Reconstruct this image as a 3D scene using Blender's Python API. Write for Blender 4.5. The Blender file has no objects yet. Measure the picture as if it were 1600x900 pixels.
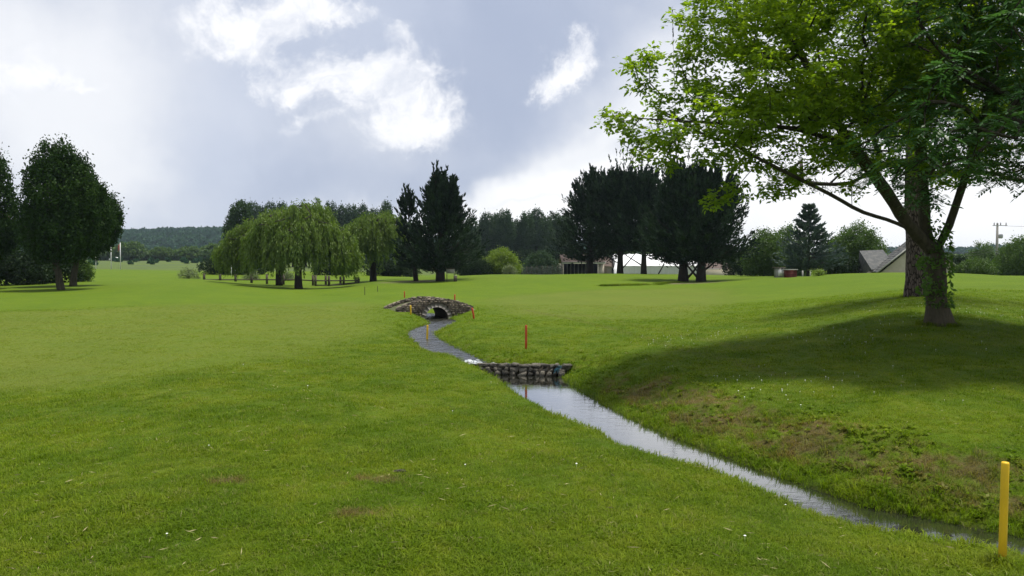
import bpy, bmesh, math, random
import numpy as np
from mathutils import Vector, Matrix
rad = math.radians
scene = bpy.context.scene
COL = scene.collection
ORD = 'first second third fourth fifth sixth seventh eighth ninth tenth eleventh twelfth thirteenth fourteenth fifteenth sixteenth'.split()
# ------------------------------------------------------------------ camera
F = 1250.0; HOR = 412.0; EYE = 1.6
TILT = math.atan((450 - HOR) / F)
cam_d = bpy.data.cameras.new('camera'); cam = bpy.data.objects.new('camera', cam_d); COL.objects.link(cam)
cam_d.sensor_width = 36; cam_d.lens = F / 1600 * 36; cam_d.clip_start = 0.05; cam_d.clip_end = 6000
cam.location = (0, 0, EYE); cam.rotation_euler = (math.pi / 2 - TILT, 0, 0)
scene.camera = cam
# ------------------------------------------------------------------ light
SUN_EL = rad(73); SUN_AZ = rad(66)          # azimuth to the right of the view direction (+Y)
sun_dir = Vector((math.sin(SUN_AZ) * math.cos(SUN_EL), math.cos(SUN_AZ) * math.cos(SUN_EL), math.sin(SUN_EL)))
sd = bpy.data.lights.new('sun', 'SUN'); sun = bpy.data.objects.new('sun', sd); COL.objects.link(sun)
sd.energy = 4.4; sd.angle = rad(7.0); sd.color = (1.0, 0.95, 0.86)
sun.rotation_euler = sun_dir.to_track_quat('Z', 'Y').to_euler()
scene.view_settings.view_transform = 'Standard'; scene.view_settings.look = 'None'
scene.view_settings.exposure = 0.2; scene.view_settings.gamma = 1.0
scene.cycles.max_bounces = 8; scene.cycles.diffuse_bounces = 4; scene.cycles.transmission_bounces = 6
scene.cycles.glossy_bounces = 3; scene.cycles.volume_bounces = 0; scene.cycles.transparent_max_bounces = 8
scene.cycles.caustics_reflective = False; scene.cycles.caustics_refractive = False


class NT:
    """small node-tree writer"""
    def __init__(s, tree): s.t = tree; tree.nodes.clear()
    def n(s, kind, **kw):
        nd = s.t.nodes.new(kind)
        for k, v in kw.items(): setattr(nd, k, v)
        return nd
    def put(s, sock, v):
        if isinstance(v, bpy.types.NodeSocket): s.t.links.new(v, sock)
        elif v is not None: sock.default_value = v
    def m(s, op, a, b=None, c=None, clamp=False):
        nd = s.n('ShaderNodeMath', operation=op, use_clamp=clamp)
        for i, v in enumerate((a, b, c)):
            if v is not None: s.put(nd.inputs[i], v)
        return nd.outputs[0]
    def vm(s, op, a, b=None, out=0):
        nd = s.n('ShaderNodeVectorMath', operation=op); s.put(nd.inputs[0], a)
        if b is not None:
            s.put(nd.inputs['Scale' if op == 'SCALE' else 1], b)
        return nd.outputs[out]
    def noise(s, vec, scale, detail=4, rough=.55, dist=0, out='Fac'):
        nd = s.n('ShaderNodeTexNoise'); s.put(nd.inputs['Vector'], vec)
        nd.inputs['Scale'].default_value = scale; nd.inputs['Detail'].default_value = detail
        nd.inputs['Roughness'].default_value = rough; nd.inputs['Distortion'].default_value = dist
        return nd.outputs[out]
    def ss(s, v, a, b, lo=0., hi=1.):
        nd = s.n('ShaderNodeMapRange', interpolation_type='SMOOTHSTEP'); s.put(nd.inputs[0], v)
        for i, q in enumerate((a, b, lo, hi)): nd.inputs[i + 1].default_value = q
        return nd.outputs[0]
    def mix(s, f, a, b, mode='MIX'):
        nd = s.n('ShaderNodeMix', data_type='RGBA', blend_type=mode)
        s.put(nd.inputs[0], f)
        for i, v in ((6, a), (7, b)): s.put(nd.inputs[i], (*v, 1) if isinstance(v, tuple) and len(v) == 3 else v)
        return nd.outputs[2]
    def attr(s, name, kind='GEOMETRY', out='Fac'):
        return s.n('ShaderNodeAttribute', attribute_name=name, attribute_type=kind).outputs[out]


# ------------------------------------------------------------------ sky
def pix_dir(px, py):
    r = (px - 800) / F; u = -(py - 450) / F
    c, s_ = math.cos(TILT), math.sin(TILT)
    return Vector((r, c + u * s_, -s_ + u * c))


world = bpy.data.worlds.new('World'); scene.world = world; world.use_nodes = True
w = NT(world.node_tree)
tc = w.n('ShaderNodeTexCoord').outputs['Generated']
d0 = w.vm('NORMALIZE', tc)
sky = w.n('ShaderNodeTexSky', sky_type='NISHITA', sun_disc=False)
sky.sun_elevation = SUN_EL; sky.sun_rotation = SUN_AZ; sky.dust_density = 2.0; sky.air_density = 1.0
WS = 0.1                                     # background strength
n1 = w.vm('SUBTRACT', w.noise(d0, 3.2, 5, .6, out='Color'), (.5, .5, .5))
n2 = w.vm('SUBTRACT', w.noise(d0, 13, 6, .66, out='Color'), (.5, .5, .5))
dw = w.vm('ADD', w.vm('ADD', d0, w.vm('SCALE', n1, .10)), w.vm('SCALE', n2, .085))
dsoft = w.vm('ADD', d0, w.vm('SCALE', n1, .22))


def blob(px, py, rx, ry, rot=0, vec=None, amp=1.0):
    """soft ellipse in the sky round the direction seen at (px, py)"""
    vec = vec or dw
    c = pix_dir(px, py); k = c.length; c.normalize()
    right = c.cross(Vector((0, 0, 1))).normalized(); up = right.cross(c)
    cr, sr = math.cos(rad(rot)), math.sin(rad(rot))
    a_, b_ = right * cr + up * sr, up * cr - right * sr
    a_ = a_ * (F * k / rx); b_ = b_ * (F * k / ry)
    A = w.vm('DOT_PRODUCT', vec, tuple(a_), 1); B = w.vm('DOT_PRODUCT', vec, tuple(b_), 1)
    q = w.m('ADD', w.m('MULTIPLY', A, A), w.m('MULTIPLY', B, B))
    e = w.m('POWER', 2.718, w.m('MULTIPLY', q, -1.0))
    front = w.m('GREATER_THAN', w.vm('DOT_PRODUCT', d0, tuple(c), 1), 0.0)
    return w.m('MULTIPLY', w.m('MULTIPLY', e, front), amp)


def total(items):
    r = items[0]
    for i in items[1:]: r = w.m('ADD', r, i)
    return r


frontmask = total([blob(800, 200, 1150, 620, 0, d0)])
fmask = w.ss(frontmask, .25, .6)
# bright broken cumulus
cum = total([
    blob(610, 130, 82, 55, 0), blob(662, 180, 46, 55, 0, amp=.8), blob(560, 110, 52, 32, 0), blob(600, 205, 80, 30, 0, amp=.55),
    blob(480, 125, 60, 30, -8, amp=.9), blob(425, 75, 60, 40, -25, amp=.8), blob(335, 55, 75, 36, 5, amp=.8), blob(500, 10, 70, 30, 15), blob(410, 5, 100, 30, 0, amp=.9),
    blob(896, 96, 56, 50, 35, amp=1.4), blob(866, 124, 40, 24, 20, amp=1.0),
    blob(155, 145, 44, 10, 0, amp=.95), blob(590, 55, 26, 12, -10, amp=.7), blob(500, 190, 60, 14, 5, amp=.6),
    blob(30, 95, 80, 60, 0, amp=.7), blob(70, 125, 40, 22, 0, amp=.6), blob(1000, 262, 170, 26, 18, amp=.55)])
nz_ = w.noise(w.vm('ADD', d0, w.vm('SCALE', n1, .12)), 15, 9, .66)
F1 = w.m('ADD', w.m('MULTIPLY', cum, .80), w.m('MULTIPLY', w.m('SUBTRACT', nz_, .5), 3.0))
gen = w.m('MULTIPLY', w.noise(d0, 2.0, 7, .62), w.m('SUBTRACT', 1.0, fmask))
white = w.m('MAXIMUM', w.m('MULTIPLY', w.ss(F1, .22, 1.15), w.ss(cum, .06, .6)), w.ss(gen, .42, .66))
# pale veil
veil = total([
    blob(60, 60, 260, 210, 0, dsoft, .85), blob(120, 290, 170, 150, 0, dsoft, .60), blob(700, 330, 260, 42, 6, dsoft, .75),
    blob(930, 275, 190, 60, 22, dsoft, .8), blob(1080, 170, 150, 120, 30, dsoft, .55), blob(1300, 330, 420, 100, 0, dsoft, 1.3),
    blob(1300, 120, 300, 200, 0, dsoft, .8), blob(580, 200, 150, 70, 0, dsoft, .4), blob(230, 330, 80, 40, 0, dsoft, .25)])
Vv = w.m('ADD', veil, w.m('MULTIPLY', w.m('SUBTRACT', w.noise(d0, 9, 7, .6), .5), .45))
Vv = w.m('ADD', Vv, w.m('MULTIPLY', w.m('SUBTRACT', 1.0, fmask), .45))
veilf = w.ss(Vv, .05, 1.05)
grey = total([blob(1010, 232, 85, 22, 8, dsoft, .9), blob(820, 318, 100, 12, 4, dsoft, .5), blob(960, 305, 80, 16, 10, dsoft, .35), blob(740, 100, 150, 70, -10, dsoft, .45)])
greyf = w.ss(w.m('ADD', grey, w.m('MULTIPLY', w.m('SUBTRACT', w.noise(d0, 12, 5, .6), .5), .5)), .25, .9)
slate = w.mix(w.ss(w.noise(dsoft, 2.6, 5, .55), .35, .7), (.40, .455, .59), (.54, .59, .71))
base = w.mix(veilf, slate, (.84, .855, .89))
glow = total([blob(1400, 340, 420, 110, 0, dsoft), blob(930, 300, 160, 34, 14, dsoft, .8), blob(690, 350, 160, 26, 0, dsoft, .5), blob(60, 70, 260, 130, 0, dsoft, .42), blob(210, 290, 130, 70, 0, dsoft, .35), blob(760, 300, 240, 40, 4, dsoft, .5), blob(1200, 150, 200, 150, 0, dsoft, .5)])
base = w.mix(w.ss(w.m('ADD', glow, w.m('MULTIPLY', w.m('SUBTRACT', w.noise(d0, 8, 7, .62), .5), .7)), .25, .95), base, (1.0, 1.0, 1.01))
base = w.mix(w.m('MULTIPLY', greyf, .5), base, (.50, .545, .66))
shade = w.mix(w.ss(w.noise(w.vm('ADD', d0, w.vm('SCALE', n1, .3)), 14, 7, .66), .40, .70), (.97, .97, .99), (.70, .73, .81))
col = w.mix(white, base, shade)
colS = w.vm('SCALE', col, 1.0 / WS)
final = w.mix(.94, sky.outputs[0], colS)
# below the horizon: dull ground tone
bg = w.n('ShaderNodeBackground'); bg.inputs[1].default_value = WS
w.put(bg.inputs[0], final)
out = w.n('ShaderNodeOutputWorld'); w.put(out.inputs[0], bg.outputs[0])
try: world.cycles.sampling_method = 'MANUAL'; world.cycles.sample_map_resolution = 512
except Exception: pass

rng = np.random.default_rng(11)
random.seed(5)


# ------------------------------------------------------------------ helpers
def P(px, py, Y):
    d = pix_dir(px, py); k = Y / d.y
    return Vector((d.x * k, Y, EYE + d.z * k))


def tps_fit(pts, vals, lam=1e-3):
    n = len(pts); d = np.linalg.norm(pts[:, None] - pts[None], axis=2)
    K = np.where(d > 0, d * d * np.log(d + 1e-12), 0) + lam * np.eye(n)
    Q = np.hstack([np.ones((n, 1)), pts]); A = np.block([[K, Q], [Q.T, np.zeros((3, 3))]])
    return np.linalg.solve(A, np.concatenate([vals, np.zeros(3)]))


CTRL_PIX = [  # px, py, distance : lawn surface seen there
    (92, 454, 50), (115, 446, 56), (0, 452, 52), (-150, 455, 50), (250, 436, 80), (250, 455, 45), (0, 470, 36), (300, 473, 33),
    (150, 421, 140), (300, 424, 130), (300, 437, 75), (190, 408, 300), (60, 407, 300), (330, 408, 300), (0, 440, 75), (-200, 430, 120),
    (345, 424, 150), (466, 451, 68), (436, 446, 73), (530, 447, 76), (400, 444, 78), (560, 443, 76), (590, 440, 72), (500, 462, 50),
    (560, 470, 38), (600, 462, 44), (650, 442, 70), (688, 439, 72), (760, 429, 84), (760, 440, 66), (870, 429, 84), (960, 428, 84),
    (1060, 429, 84), (1150, 431, 84), (1068, 440, 70), (1093, 440, 70), (900, 445, 58), (900, 470, 38), (780, 470, 38), (720, 468, 42),
    (1000, 460, 44), (1100, 470, 36), (1200, 433, 68), (1250, 434, 66), (1300, 428, 52), (1380, 426.5, 47), (1460, 427, 45), (1530, 429, 45),
    (1600, 433, 46), (1700, 436, 48), (1210, 448, 45), (1300, 460, 33), (1432, 463, 22), (1468, 507, 16), (1600, 500, 17), (1600, 465, 25),
    (1250, 500, 20), (1100, 500, 23.5), (950, 500, 24.5), (1000, 540, 17.3), (1200, 560, 14.5), (1400, 600, 11.3), (1600, 600, 11.0), (1750, 600, 11),
    (1500, 660, 9.0), (480, 427, 110), (560, 425, 130),
    (-300, 640, 9.5), (1560, 431, 75), (1557, 431.5, 110), (1650, 432, 100)]
CTRL_W = [  # x, y, z
    (0, 1, 0), (-3, 1, .02), (-8, 1, .05), (5, 0.5, -.15), (2.0, 1.5, -.06), (-3, 5, -.01), (-7, 6, 0), (0, 5, -.03), (-3, 10, -.02), (-9, 10, .02), (-1, 8, -.06), (0.5, 7, -.12), (2.0, 6.15, -.2), (2.5, 5.25, -.17), (2.82, 4.5, -.12), (2.4, 4, -.09),
    (1.0, 8.3, -.21), (.3, 10.0, -.23), (-.4, 12.7, -.25), (-1.1, 15.5, -.26), (-3, 15, -.16), (-7, 16, -.1), (-2.3, 18.3, -.30), (-4.2, 22, -.28), (-4.3, 26, -.22), (-5, 30, -.16), (-8, 25, -.2), (-12, 24, -.16),
    (1.6, 14.5, -.30), (2.4, 12.2, -.31), (3.1, 10.4, -.30), (3.8, 9.0, -.30), (4.9, 7.9, -.30), (6.3, 7.0, -.28), (.3, 17.7, -.32), (-.2, 19.5, -.32), (-.9, 22.5, -.26), (-.9, 26, -.22), (-1, 30, -.15), (2, 22, -.22),
    (6, 110, -.85), (12, 120, -1.0), (25, 120, -1.0), (40, 118, -.9), (-8, 110, -.6), (-12, 95, .0), (8, 100, .1), (20, 100, .1), (32, 100, 0), (0, 180, -.8), (30, 200, -.8), (-60, 200, .2), (70, 200, -.3), (30, 66, .45), (45, 85, .15), (60, 140, -.4), (100, 300, 1), (0, 300, 1),
    (9, 1, .0), (-14, 3, .1), (14, 6, -.1), (20, 12, .5), (25, 30, 1.0)]


def warp(x, y):
    yy = np.maximum(y, 0.5) + 6.0
    return np.stack([np.clip(x / yy, -1.25, 1.25) * 2.2, np.log(np.clip(yy, 6.5, 320))], -1)


_cp = [tuple(P(*c)) for c in CTRL_PIX] + CTRL_W
_cp = np.array(_cp, float)
_wp = warp(_cp[:, 0], _cp[:, 1]); _co = tps_fit(_wp, _cp[:, 2], 2e-3)


def base_z(x, y):
    x = np.asarray(x, float).ravel(); y = np.asarray(y, float).ravel(); q = warp(x, y)
    z = np.zeros(len(q))
    for i in range(0, len(q), 40000):
        d = np.linalg.norm(q[i:i + 40000, None] - _wp[None], axis=2)
        K = d * d * np.log(d + 1e-12)
        z[i:i + 40000] = K @ _co[:-3] + _co[-3] + q[i:i + 40000] @ _co[-2:]
    z = np.clip(z, -1.5, 4)
    return z + .025 * np.sin(x * .55 + y * .21) * np.sin(y * .43 - x * .13 + 1) + .008 * np.sin(x * 1.9 + .7 * y) * np.sin(1.3 * y - x)


LW = [(-15.5, 56), (-13.5, 52), (-9.6, 46.3), (-6.2, 39.6), (-4.35, 34), (-3.85, 31.9), (-3.32, 30.0), (-3.12, 28.9), (-2.80, 27.5), (-3.00, 26.1), (-3.12, 24.4), (-2.95, 22.8), (-2.55, 21), (-1.95, 18.55), (-1.35, 17.2), (-1.0, 16.6),
      (-.62, 16.0), (-.25, 14.6), (.2, 12.9), (.85, 10.3), (1.45, 8.75), (1.8, 7.9), (2.2, 6.95), (2.6, 6.25), (2.95, 5.5), (3.35, 4.92), (4.3, 4.25), (7.5, 3.2), (13, 2.2), (30, 0)]
RW = [(-14.6, 56.4), (-12.5, 52.6), (-8.6, 47.0), (-5.2, 40.2), (-3.3, 34.3), (-2.7, 31.6), (-2.32, 29.8), (-1.95, 28.6), (-2.1, 26), (-2.35, 24), (-2.12, 22.3), (-1.38, 19.5), (-.80, 17.5), (-.55, 16.62), (.93, 16.32),
      (.98, 15.9), (1.2, 14.25), (1.57, 12.23), (2.09, 10.44), (2.57, 9.19), (2.95, 8.19), (3.27, 7.44), (3.72, 7.05), (4.12, 6.65), (5.1, 6.0), (8, 4.8), (14, 3.6), (30, 1.5)]


def seg_dist(x, y, poly):
    best = np.full(len(x), 1e9)
    for (ax, ay), (bx, by) in zip(poly[:-1], poly[1:]):
        dx, dy = bx - ax, by - ay; t = np.clip(((x - ax) * dx + (y - ay) * dy) / (dx * dx + dy * dy), 0, 1)
        best = np.minimum(best, np.hypot(x - ax - t * dx, y - ay - t * dy))
    return best


def inside(x, y, poly):
    c = np.zeros(len(x), bool); n = len(poly)
    for i in range(n):
        (ax, ay), (bx, by) = poly[i], poly[(i + 1) % n]
        if ay == by: continue
        k = ((ay > y) != (by > y)) & (x < (bx - ax) * (y - ay) / (by - ay) + ax)
        c ^= k
    return c


WPOLY = LW + RW[::-1]
ZL, ZU = -.68, -.47


def sstep_(v, a, b): t_ = np.clip((v - a) / (b - a), 0, 1); return t_ * t_ * (3 - 2 * t_)


def ground(x, y, full=False):
    shp = np.shape(x); x = np.atleast_1d(np.asarray(x, float)).ravel(); y = np.atleast_1d(np.asarray(y, float)).ravel()
    z = base_z(x, y)
    dl = np.full(len(x), 50.); dr = dl.copy(); ins = np.zeros(len(x), bool)
    k = (x > -20) & (x < 34) & (y > -3) & (y < 60)
    if k.any():
        dl[k] = seg_dist(x[k], y[k], LW); dr[k] = seg_dist(x[k], y[k], RW); ins[k] = inside(x[k], y[k], WPOLY)
    d = np.minimum(dl, dr); left = dl < dr
    zw = np.where(y > 16.35 - .12 * x * .5, ZU, ZL)
    jit = 1 + .22 * np.sin(x * 3.1 + y * 1.7) * np.sin(y * 2.3 - x)
    wd = np.where(left, .50, np.where(y < 16.4, 1.25, .80)) * jit
    wd = np.where(y > 33, .7, wd)
    t = np.clip(d / wd, 0, 1); s = np.where(left, t ** .85 * (1 + .0 * t), t ** .78)
    s = s * (1 - .15 * (1 - t) * t * 2)
    bump = .035 * np.sin(x * 9 + 2 * np.sin(y * 3)) * np.sin(y * 8 + x * 2) * np.clip(1.6 - d / wd, 0, 1) * np.clip(t * 4, 0, 1)
    zo = zw - .02 + (np.maximum(z, zw + .12) - zw + .02) * s + bump * np.where(left, .3, 1)
    zi = zw - .02 - np.minimum(.22, d * .7)
    near = (d < wd * 1.6) & ~ins
    z2 = np.where(ins, zi, np.where(near, zo, z))
    kf = sstep_(y, 32.0, 34.5) * .72; z2 = z2 * (1 - kf) + z * kf
    # shallow trough shaped to draw the dark shade streak beside the far green
    ax, ay, bx, by = 6.4, 58.5, 13.5, 63.5
    tt = np.clip(((x - ax) * (bx - ax) + (y - ay) * (by - ay)) / ((bx - ax) ** 2 + (by - ay) ** 2), 0, 1)
    dd = np.hypot(x - ax - tt * (bx - ax), y - ay - tt * (by - ay))
    z2 = z2 - .22 * np.exp(-(dd / .55) ** 2)
    if full: return z2, d, left, ins, wd
    return z2.reshape(shp) if shp else float(z2[0])


def gz(x, y): return float(ground(np.array([x]), np.array([y]))[0])


def onp(px, Y):
    x = (px - 800) / F * Y
    return Vector((x, Y, gz(x, Y)))


_hitY = np.concatenate([np.arange(2.5, 40, .05), np.arange(40, 350, .5)])


def hit(px, py):
    d = pix_dir(px, py); xs = d.x / d.y * _hitY; zs = EYE + d.z / d.y * _hitY
    g = ground(xs, _hitY); k = np.nonzero(zs <= g)[0]
    i = k[0] if len(k) else len(_hitY) - 1
    return Vector((xs[i], _hitY[i], g[i]))


def mesh_np(name, V, faces, attrs=None, smooth=False):
    """faces: list of (m,k) int arrays"""
    me = bpy.data.meshes.new(name); V = np.asarray(V, np.float32)
    me.vertices.add(len(V)); me.vertices.foreach_set('co', V.ravel())
    nl = sum(f.size for f in faces); nf = sum(len(f) for f in faces)
    me.loops.add(nl); me.polygons.add(nf)
    me.loops.foreach_set('vertex_index', np.concatenate([f.ravel() for f in faces]).astype(np.int32))
    tot = np.concatenate([np.full(len(f), f.shape[1]) for f in faces]); st = np.concatenate([[0], np.cumsum(tot)[:-1]])
    me.polygons.foreach_set('loop_start', st.astype(np.int32))
    try: me.polygons.foreach_set('loop_total', tot.astype(np.int32))
    except Exception: pass
    me.update(calc_edges=True)
    if smooth: me.polygons.foreach_set('use_smooth', np.ones(nf, bool))
    for k, v in (attrs or {}).items():
        a = me.attributes.new(k, 'FLOAT', 'POINT'); a.data.foreach_set('value', np.asarray(v, np.float32))
    return me


def unit(a): return a / (np.linalg.norm(a, axis=-1, keepdims=True) + 1e-9)


class MB:
    def __init__(s): s.V = []; s.Q = []; s.T = []; s.A = []; s.n = 0
    def add(s, V, Q=None, T=None, var=None):
        V = np.asarray(V, float).reshape(-1, 3)
        if Q is not None and len(Q): s.Q.append(np.asarray(Q) + s.n)
        if T is not None and len(T): s.T.append(np.asarray(T) + s.n)
        s.V.append(V); s.A.append(np.full(len(V), .5) if var is None else (np.full(len(V), var) if np.isscalar(var) else var)); s.n += len(V)
        return s
    def leaves(s, Pb, D, L, W, rg, var=None, side=None):
        n = len(Pb); D = unit(D); S = unit(np.cross(D, rg.normal(size=(n, 3)) if side is None else side))
        L = np.broadcast_to(np.asarray(L, float).reshape(-1, 1), (n, 1)); W = np.broadcast_to(np.asarray(W, float).reshape(-1, 1), (n, 1))
        V = np.stack([Pb, Pb + D * L * .45 + S * W, Pb + D * L, Pb + D * L * .45 - S * W], 1).reshape(-1, 3)
        Q = np.arange(4 * n).reshape(n, 4)
        v = rg.random(n) if var is None else var
        return s.add(V, Q, None, np.repeat(v, 4))
    def tube(s, pts, radii, sides=8, var=.5, flare=0, rg=None, cap=True):
        pts = np.asarray(pts, float); n = len(pts); radii = np.broadcast_to(np.asarray(radii, float), (n,))
        tg = unit(np.gradient(pts, axis=0)) if n > 1 else None
        ref = np.array([1, 0, 0.]) if abs(tg[0][0]) < .8 else np.array([0, 1, 0.])
        u = unit(np.cross(tg[0], ref)); V = []
        an = np.arange(sides) / sides * 2 * math.pi
        for i in range(n):
            u = unit(u - tg[i] * np.dot(u, tg[i])); v = np.cross(tg[i], u)
            r = np.full(sides, radii[i])
            if flare and i < 4: r = r * (1 + flare * (1 - i / 4) ** 2 * (1 + .5 * np.sin(an * 5 + .5)))
            if rg is not None: r = r * (1 + rg.normal(0, .05, sides))
            V.append(pts[i] + np.outer(r * np.cos(an), u) + np.outer(r * np.sin(an), v))
        V = np.concatenate(V); k = np.arange(sides); k2 = (k + 1) % sides
        Q = np.concatenate([np.stack([i * sides + k, i * sides + k2, (i + 1) * sides + k2, (i + 1) * sides + k], 1) for i in range(n - 1)])
        T = None
        if cap:
            V = np.vstack([V, pts[-1], pts[0]]); c = n * sides
            T = np.concatenate([np.stack([(n - 1) * sides + k, (n - 1) * sides + k2, np.full(sides, c)], 1), np.stack([k2, k, np.full(sides, c + 1)], 1)])
        return s.add(V, Q, T, var)
    def box(s, c, size, rot=0, var=.5, taper=1.0, tilt=None):
        x, y, z = [q / 2 for q in size]
        V = np.array([(-x, -y, -z), (x, -y, -z), (x, y, -z), (-x, y, -z), (-x * taper, -y * taper, z), (x * taper, -y * taper, z), (x * taper, y * taper, z), (-x * taper, y * taper, z)])
        if tilt is not None: V = V @ np.array(tilt.to_3x3()).T
        cr, sr = math.cos(rot), math.sin(rot)
        V = V @ np.array([[cr, sr, 0], [-sr, cr, 0], [0, 0, 1]]) + np.array(c)
        return s.add(V, [(0, 3, 2, 1), (4, 5, 6, 7), (0, 1, 5, 4), (1, 2, 6, 5), (2, 3, 7, 6), (3, 0, 4, 7)], None, var)
    def mesh(s, name, smooth=False, org=(0, 0, 0)):
        V = np.concatenate(s.V) - np.array(org); fs = []
        if s.Q: fs.append(np.concatenate(s.Q))
        if s.T: fs.append(np.concatenate(s.T))
        return mesh_np(name, V, fs, {'var': np.concatenate(s.A)}, smooth)
    def build(s, name, mat, parent=None, smooth=False, org=None):
        if org is None: org = tuple(parent.location) if parent is not None else (0, 0, 0)
        return link(name, s.mesh(name, smooth, org), mat, parent)


def link(name, me, mat, parent=None, loc=None):
    o = bpy.data.objects.new(name, me); COL.objects.link(o)
    if mat is not None and not me.materials: me.materials.append(mat)
    if parent is not None: o.parent = parent
    if loc is not None: o.location = loc
    return o


def tag(o, label=None, cat=None, group=None, kind=None):
    if label: o['label'] = label
    if cat: o['category'] = cat
    if group: o['group'] = group
    if kind: o['kind'] = kind
    return o


def thing(name, loc, label, cat, group=None):
    o = bpy.data.objects.new(name, None); COL.objects.link(o); o.location = loc; o.empty_display_size = .1
    return tag(o, label, cat, group)


def copy_thing(o, loc, label, rz=0, sc=(1, 1, 1), group=None):
    c = o.copy(); COL.objects.link(c); c.location = loc; c.rotation_euler = (0, 0, rz); c.scale = sc; c['label'] = label
    if group: c['group'] = group
    for ch in list(o.children):
        q = ch.copy(); COL.objects.link(q); q.parent = c
        for g in ch.children:
            r = g.copy(); COL.objects.link(r); r.parent = q
    return c


# ------------------------------------------------------------------ materials
def mat(name):
    m = bpy.data.materials.new(name); m.use_nodes = True
    t = NT(m.node_tree); o = t.n('ShaderNodeOutputMaterial'); b = t.n('ShaderNodeBsdfPrincipled')
    t.put(o.inputs[0], b.outputs[0]); b.inputs['Specular IOR Level'].default_value = .3
    return m, t, b, o


def bump(t, h, b, strength=.4, dist=.02):
    nd = t.n('ShaderNodeBump'); nd.inputs['Strength'].default_value = strength; nd.inputs['Distance'].default_value = dist
    t.put(nd.inputs['Height'], h); t.put(b.inputs['Normal'], nd.outputs[0])


def simple(name, c1, c2=None, scale=8, rough=.8, bstr=.3, bdist=.01, stretch=(1, 1, 1), metal=0, spec=.3):
    m, t, b, o = mat(name); c2 = c2 or tuple(q * .7 for q in c1)
    mp = t.n('ShaderNodeMapping'); t.put(mp.inputs[0], t.n('ShaderNodeTexCoord').outputs['Object']); mp.inputs['Scale'].default_value = stretch
    n = t.noise(mp.outputs[0], scale, 6, .6)
    v = t.attr('var')
    f = t.m('ADD', t.m('MULTIPLY', t.ss(n, .3, .7), .7), t.m('MULTIPLY', t.m('SUBTRACT', v, .5), .8), clamp=True)
    t.put(b.inputs['Base Color'], t.mix(f, c1, c2)); b.inputs['Roughness'].default_value = rough; b.inputs['Metallic'].default_value = metal
    b.inputs['Specular IOR Level'].default_value = spec
    if bstr: bump(t, t.noise(mp.outputs[0], scale * 3, 5, .65), b, bstr, bdist)
    return m


def foliage(name, c1, c2, trans=.3, tcol=None, rough=.55, patch=.35, spec=.25):
    m, t, b, o = mat(name)
    pos = t.n('ShaderNodeNewGeometry').outputs['Position']
    v = t.attr('var'); n = t.noise(pos, patch, 3, .6)
    f = t.m('ADD', t.m('MULTIPLY', v, .6), t.m('MULTIPLY', t.ss(n, .3, .7), .4), clamp=True)
    c = t.mix(f, c1, c2); t.put(b.inputs['Base Color'], c); b.inputs['Roughness'].default_value = rough
    b.inputs['Specular IOR Level'].default_value = spec
    tr = t.n('ShaderNodeBsdfTranslucent'); t.put(tr.inputs[0], t.mix(1.0, c, tcol or (1.5, 1.7, .6), 'MULTIPLY'))
    mx = t.n('ShaderNodeMixShader'); mx.inputs[0].default_value = trans
    t.put(mx.inputs[1], b.outputs[0]); t.put(mx.inputs[2], tr.outputs[0]); t.put(o.inputs[0], mx.outputs[0])
    return m


def grass_colour(t, kind):
    """colour shared by the ground sheet and the blades standing on it"""
    pos = t.n('ShaderNodeNewGeometry').outputs['Position']
    A = lambda n: t.attr(n, kind)
    mp = t.n('ShaderNodeMapping'); t.put(mp.inputs[0], pos); mp.inputs['Scale'].default_value = (1, .8, 1)
    p = mp.outputs[0]
    a = t.ss(t.noise(p, .25, 5, .65), .34, .66); bn = t.ss(t.noise(p, .9, 6, .7, .5), .36, .64); c = t.ss(t.noise(p, 5.5, 5, .65), .3, .7)
    lush, dry, dark = (.080, .130, .005), (.148, .150, .018), (.044, .086, .005)
    col = t.mix(t.m('MULTIPLY', a, .55), lush, (.092, .132, .010))
    col = t.mix(t.m('MULTIPLY', bn, .6), col, dark)
    col = t.mix(t.m('MULTIPLY', t.m('MULTIPLY', c, t.m('SUBTRACT', 1, bn)), .35), col, dry)
    sx = t.n('ShaderNodeSeparateXYZ'); t.put(sx.inputs[0], p); stripe = t.ss(t.m('SINE', t.m('ADD', t.m('MULTIPLY', sx.outputs[0], 1.5), t.m('ADD', t.m('MULTIPLY', sx.outputs[1], .5), t.m('MULTIPLY', t.noise(p, .15, 3, .6), 3)))), -.4, .4, .0, 1)
    mown = t.mix(a, (.112, .148, .020), (.094, .140, .014)); mown = t.mix(t.m('MULTIPLY', stripe, .25), mown, (.082, .118, .014)); mown = t.mix(t.m('MULTIPLY', bn, .35), mown, (.125, .150, .016))
    col = t.mix(A('mown'), col, mown)
    far = t.mix(bn, (.100, .155, .007), (.084, .138, .008)); far = t.mix(t.m('MULTIPLY', t.ss(t.noise(p, .09, 6, .7, .8), .42, .62), .45), far, (.070, .125, .006)); far = t.mix(t.m('MULTIPLY', stripe, .12), far, (.12, .165, .012))
    col = t.mix(t.m('MULTIPLY', A('far'), t.m('SUBTRACT', 1, A('mown'))), col, far)
    br = t.ss(t.m('ADD', A('brown'), t.m('MULTIPLY', t.m('SUBTRACT', c, .5), .6)), .25, .9)
    col = t.mix(t.m('MULTIPLY', br, .85), col, t.mix(bn, (.125, .088, .042), (.085, .072, .030)))
    return col, A, p, c, bn


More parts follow.
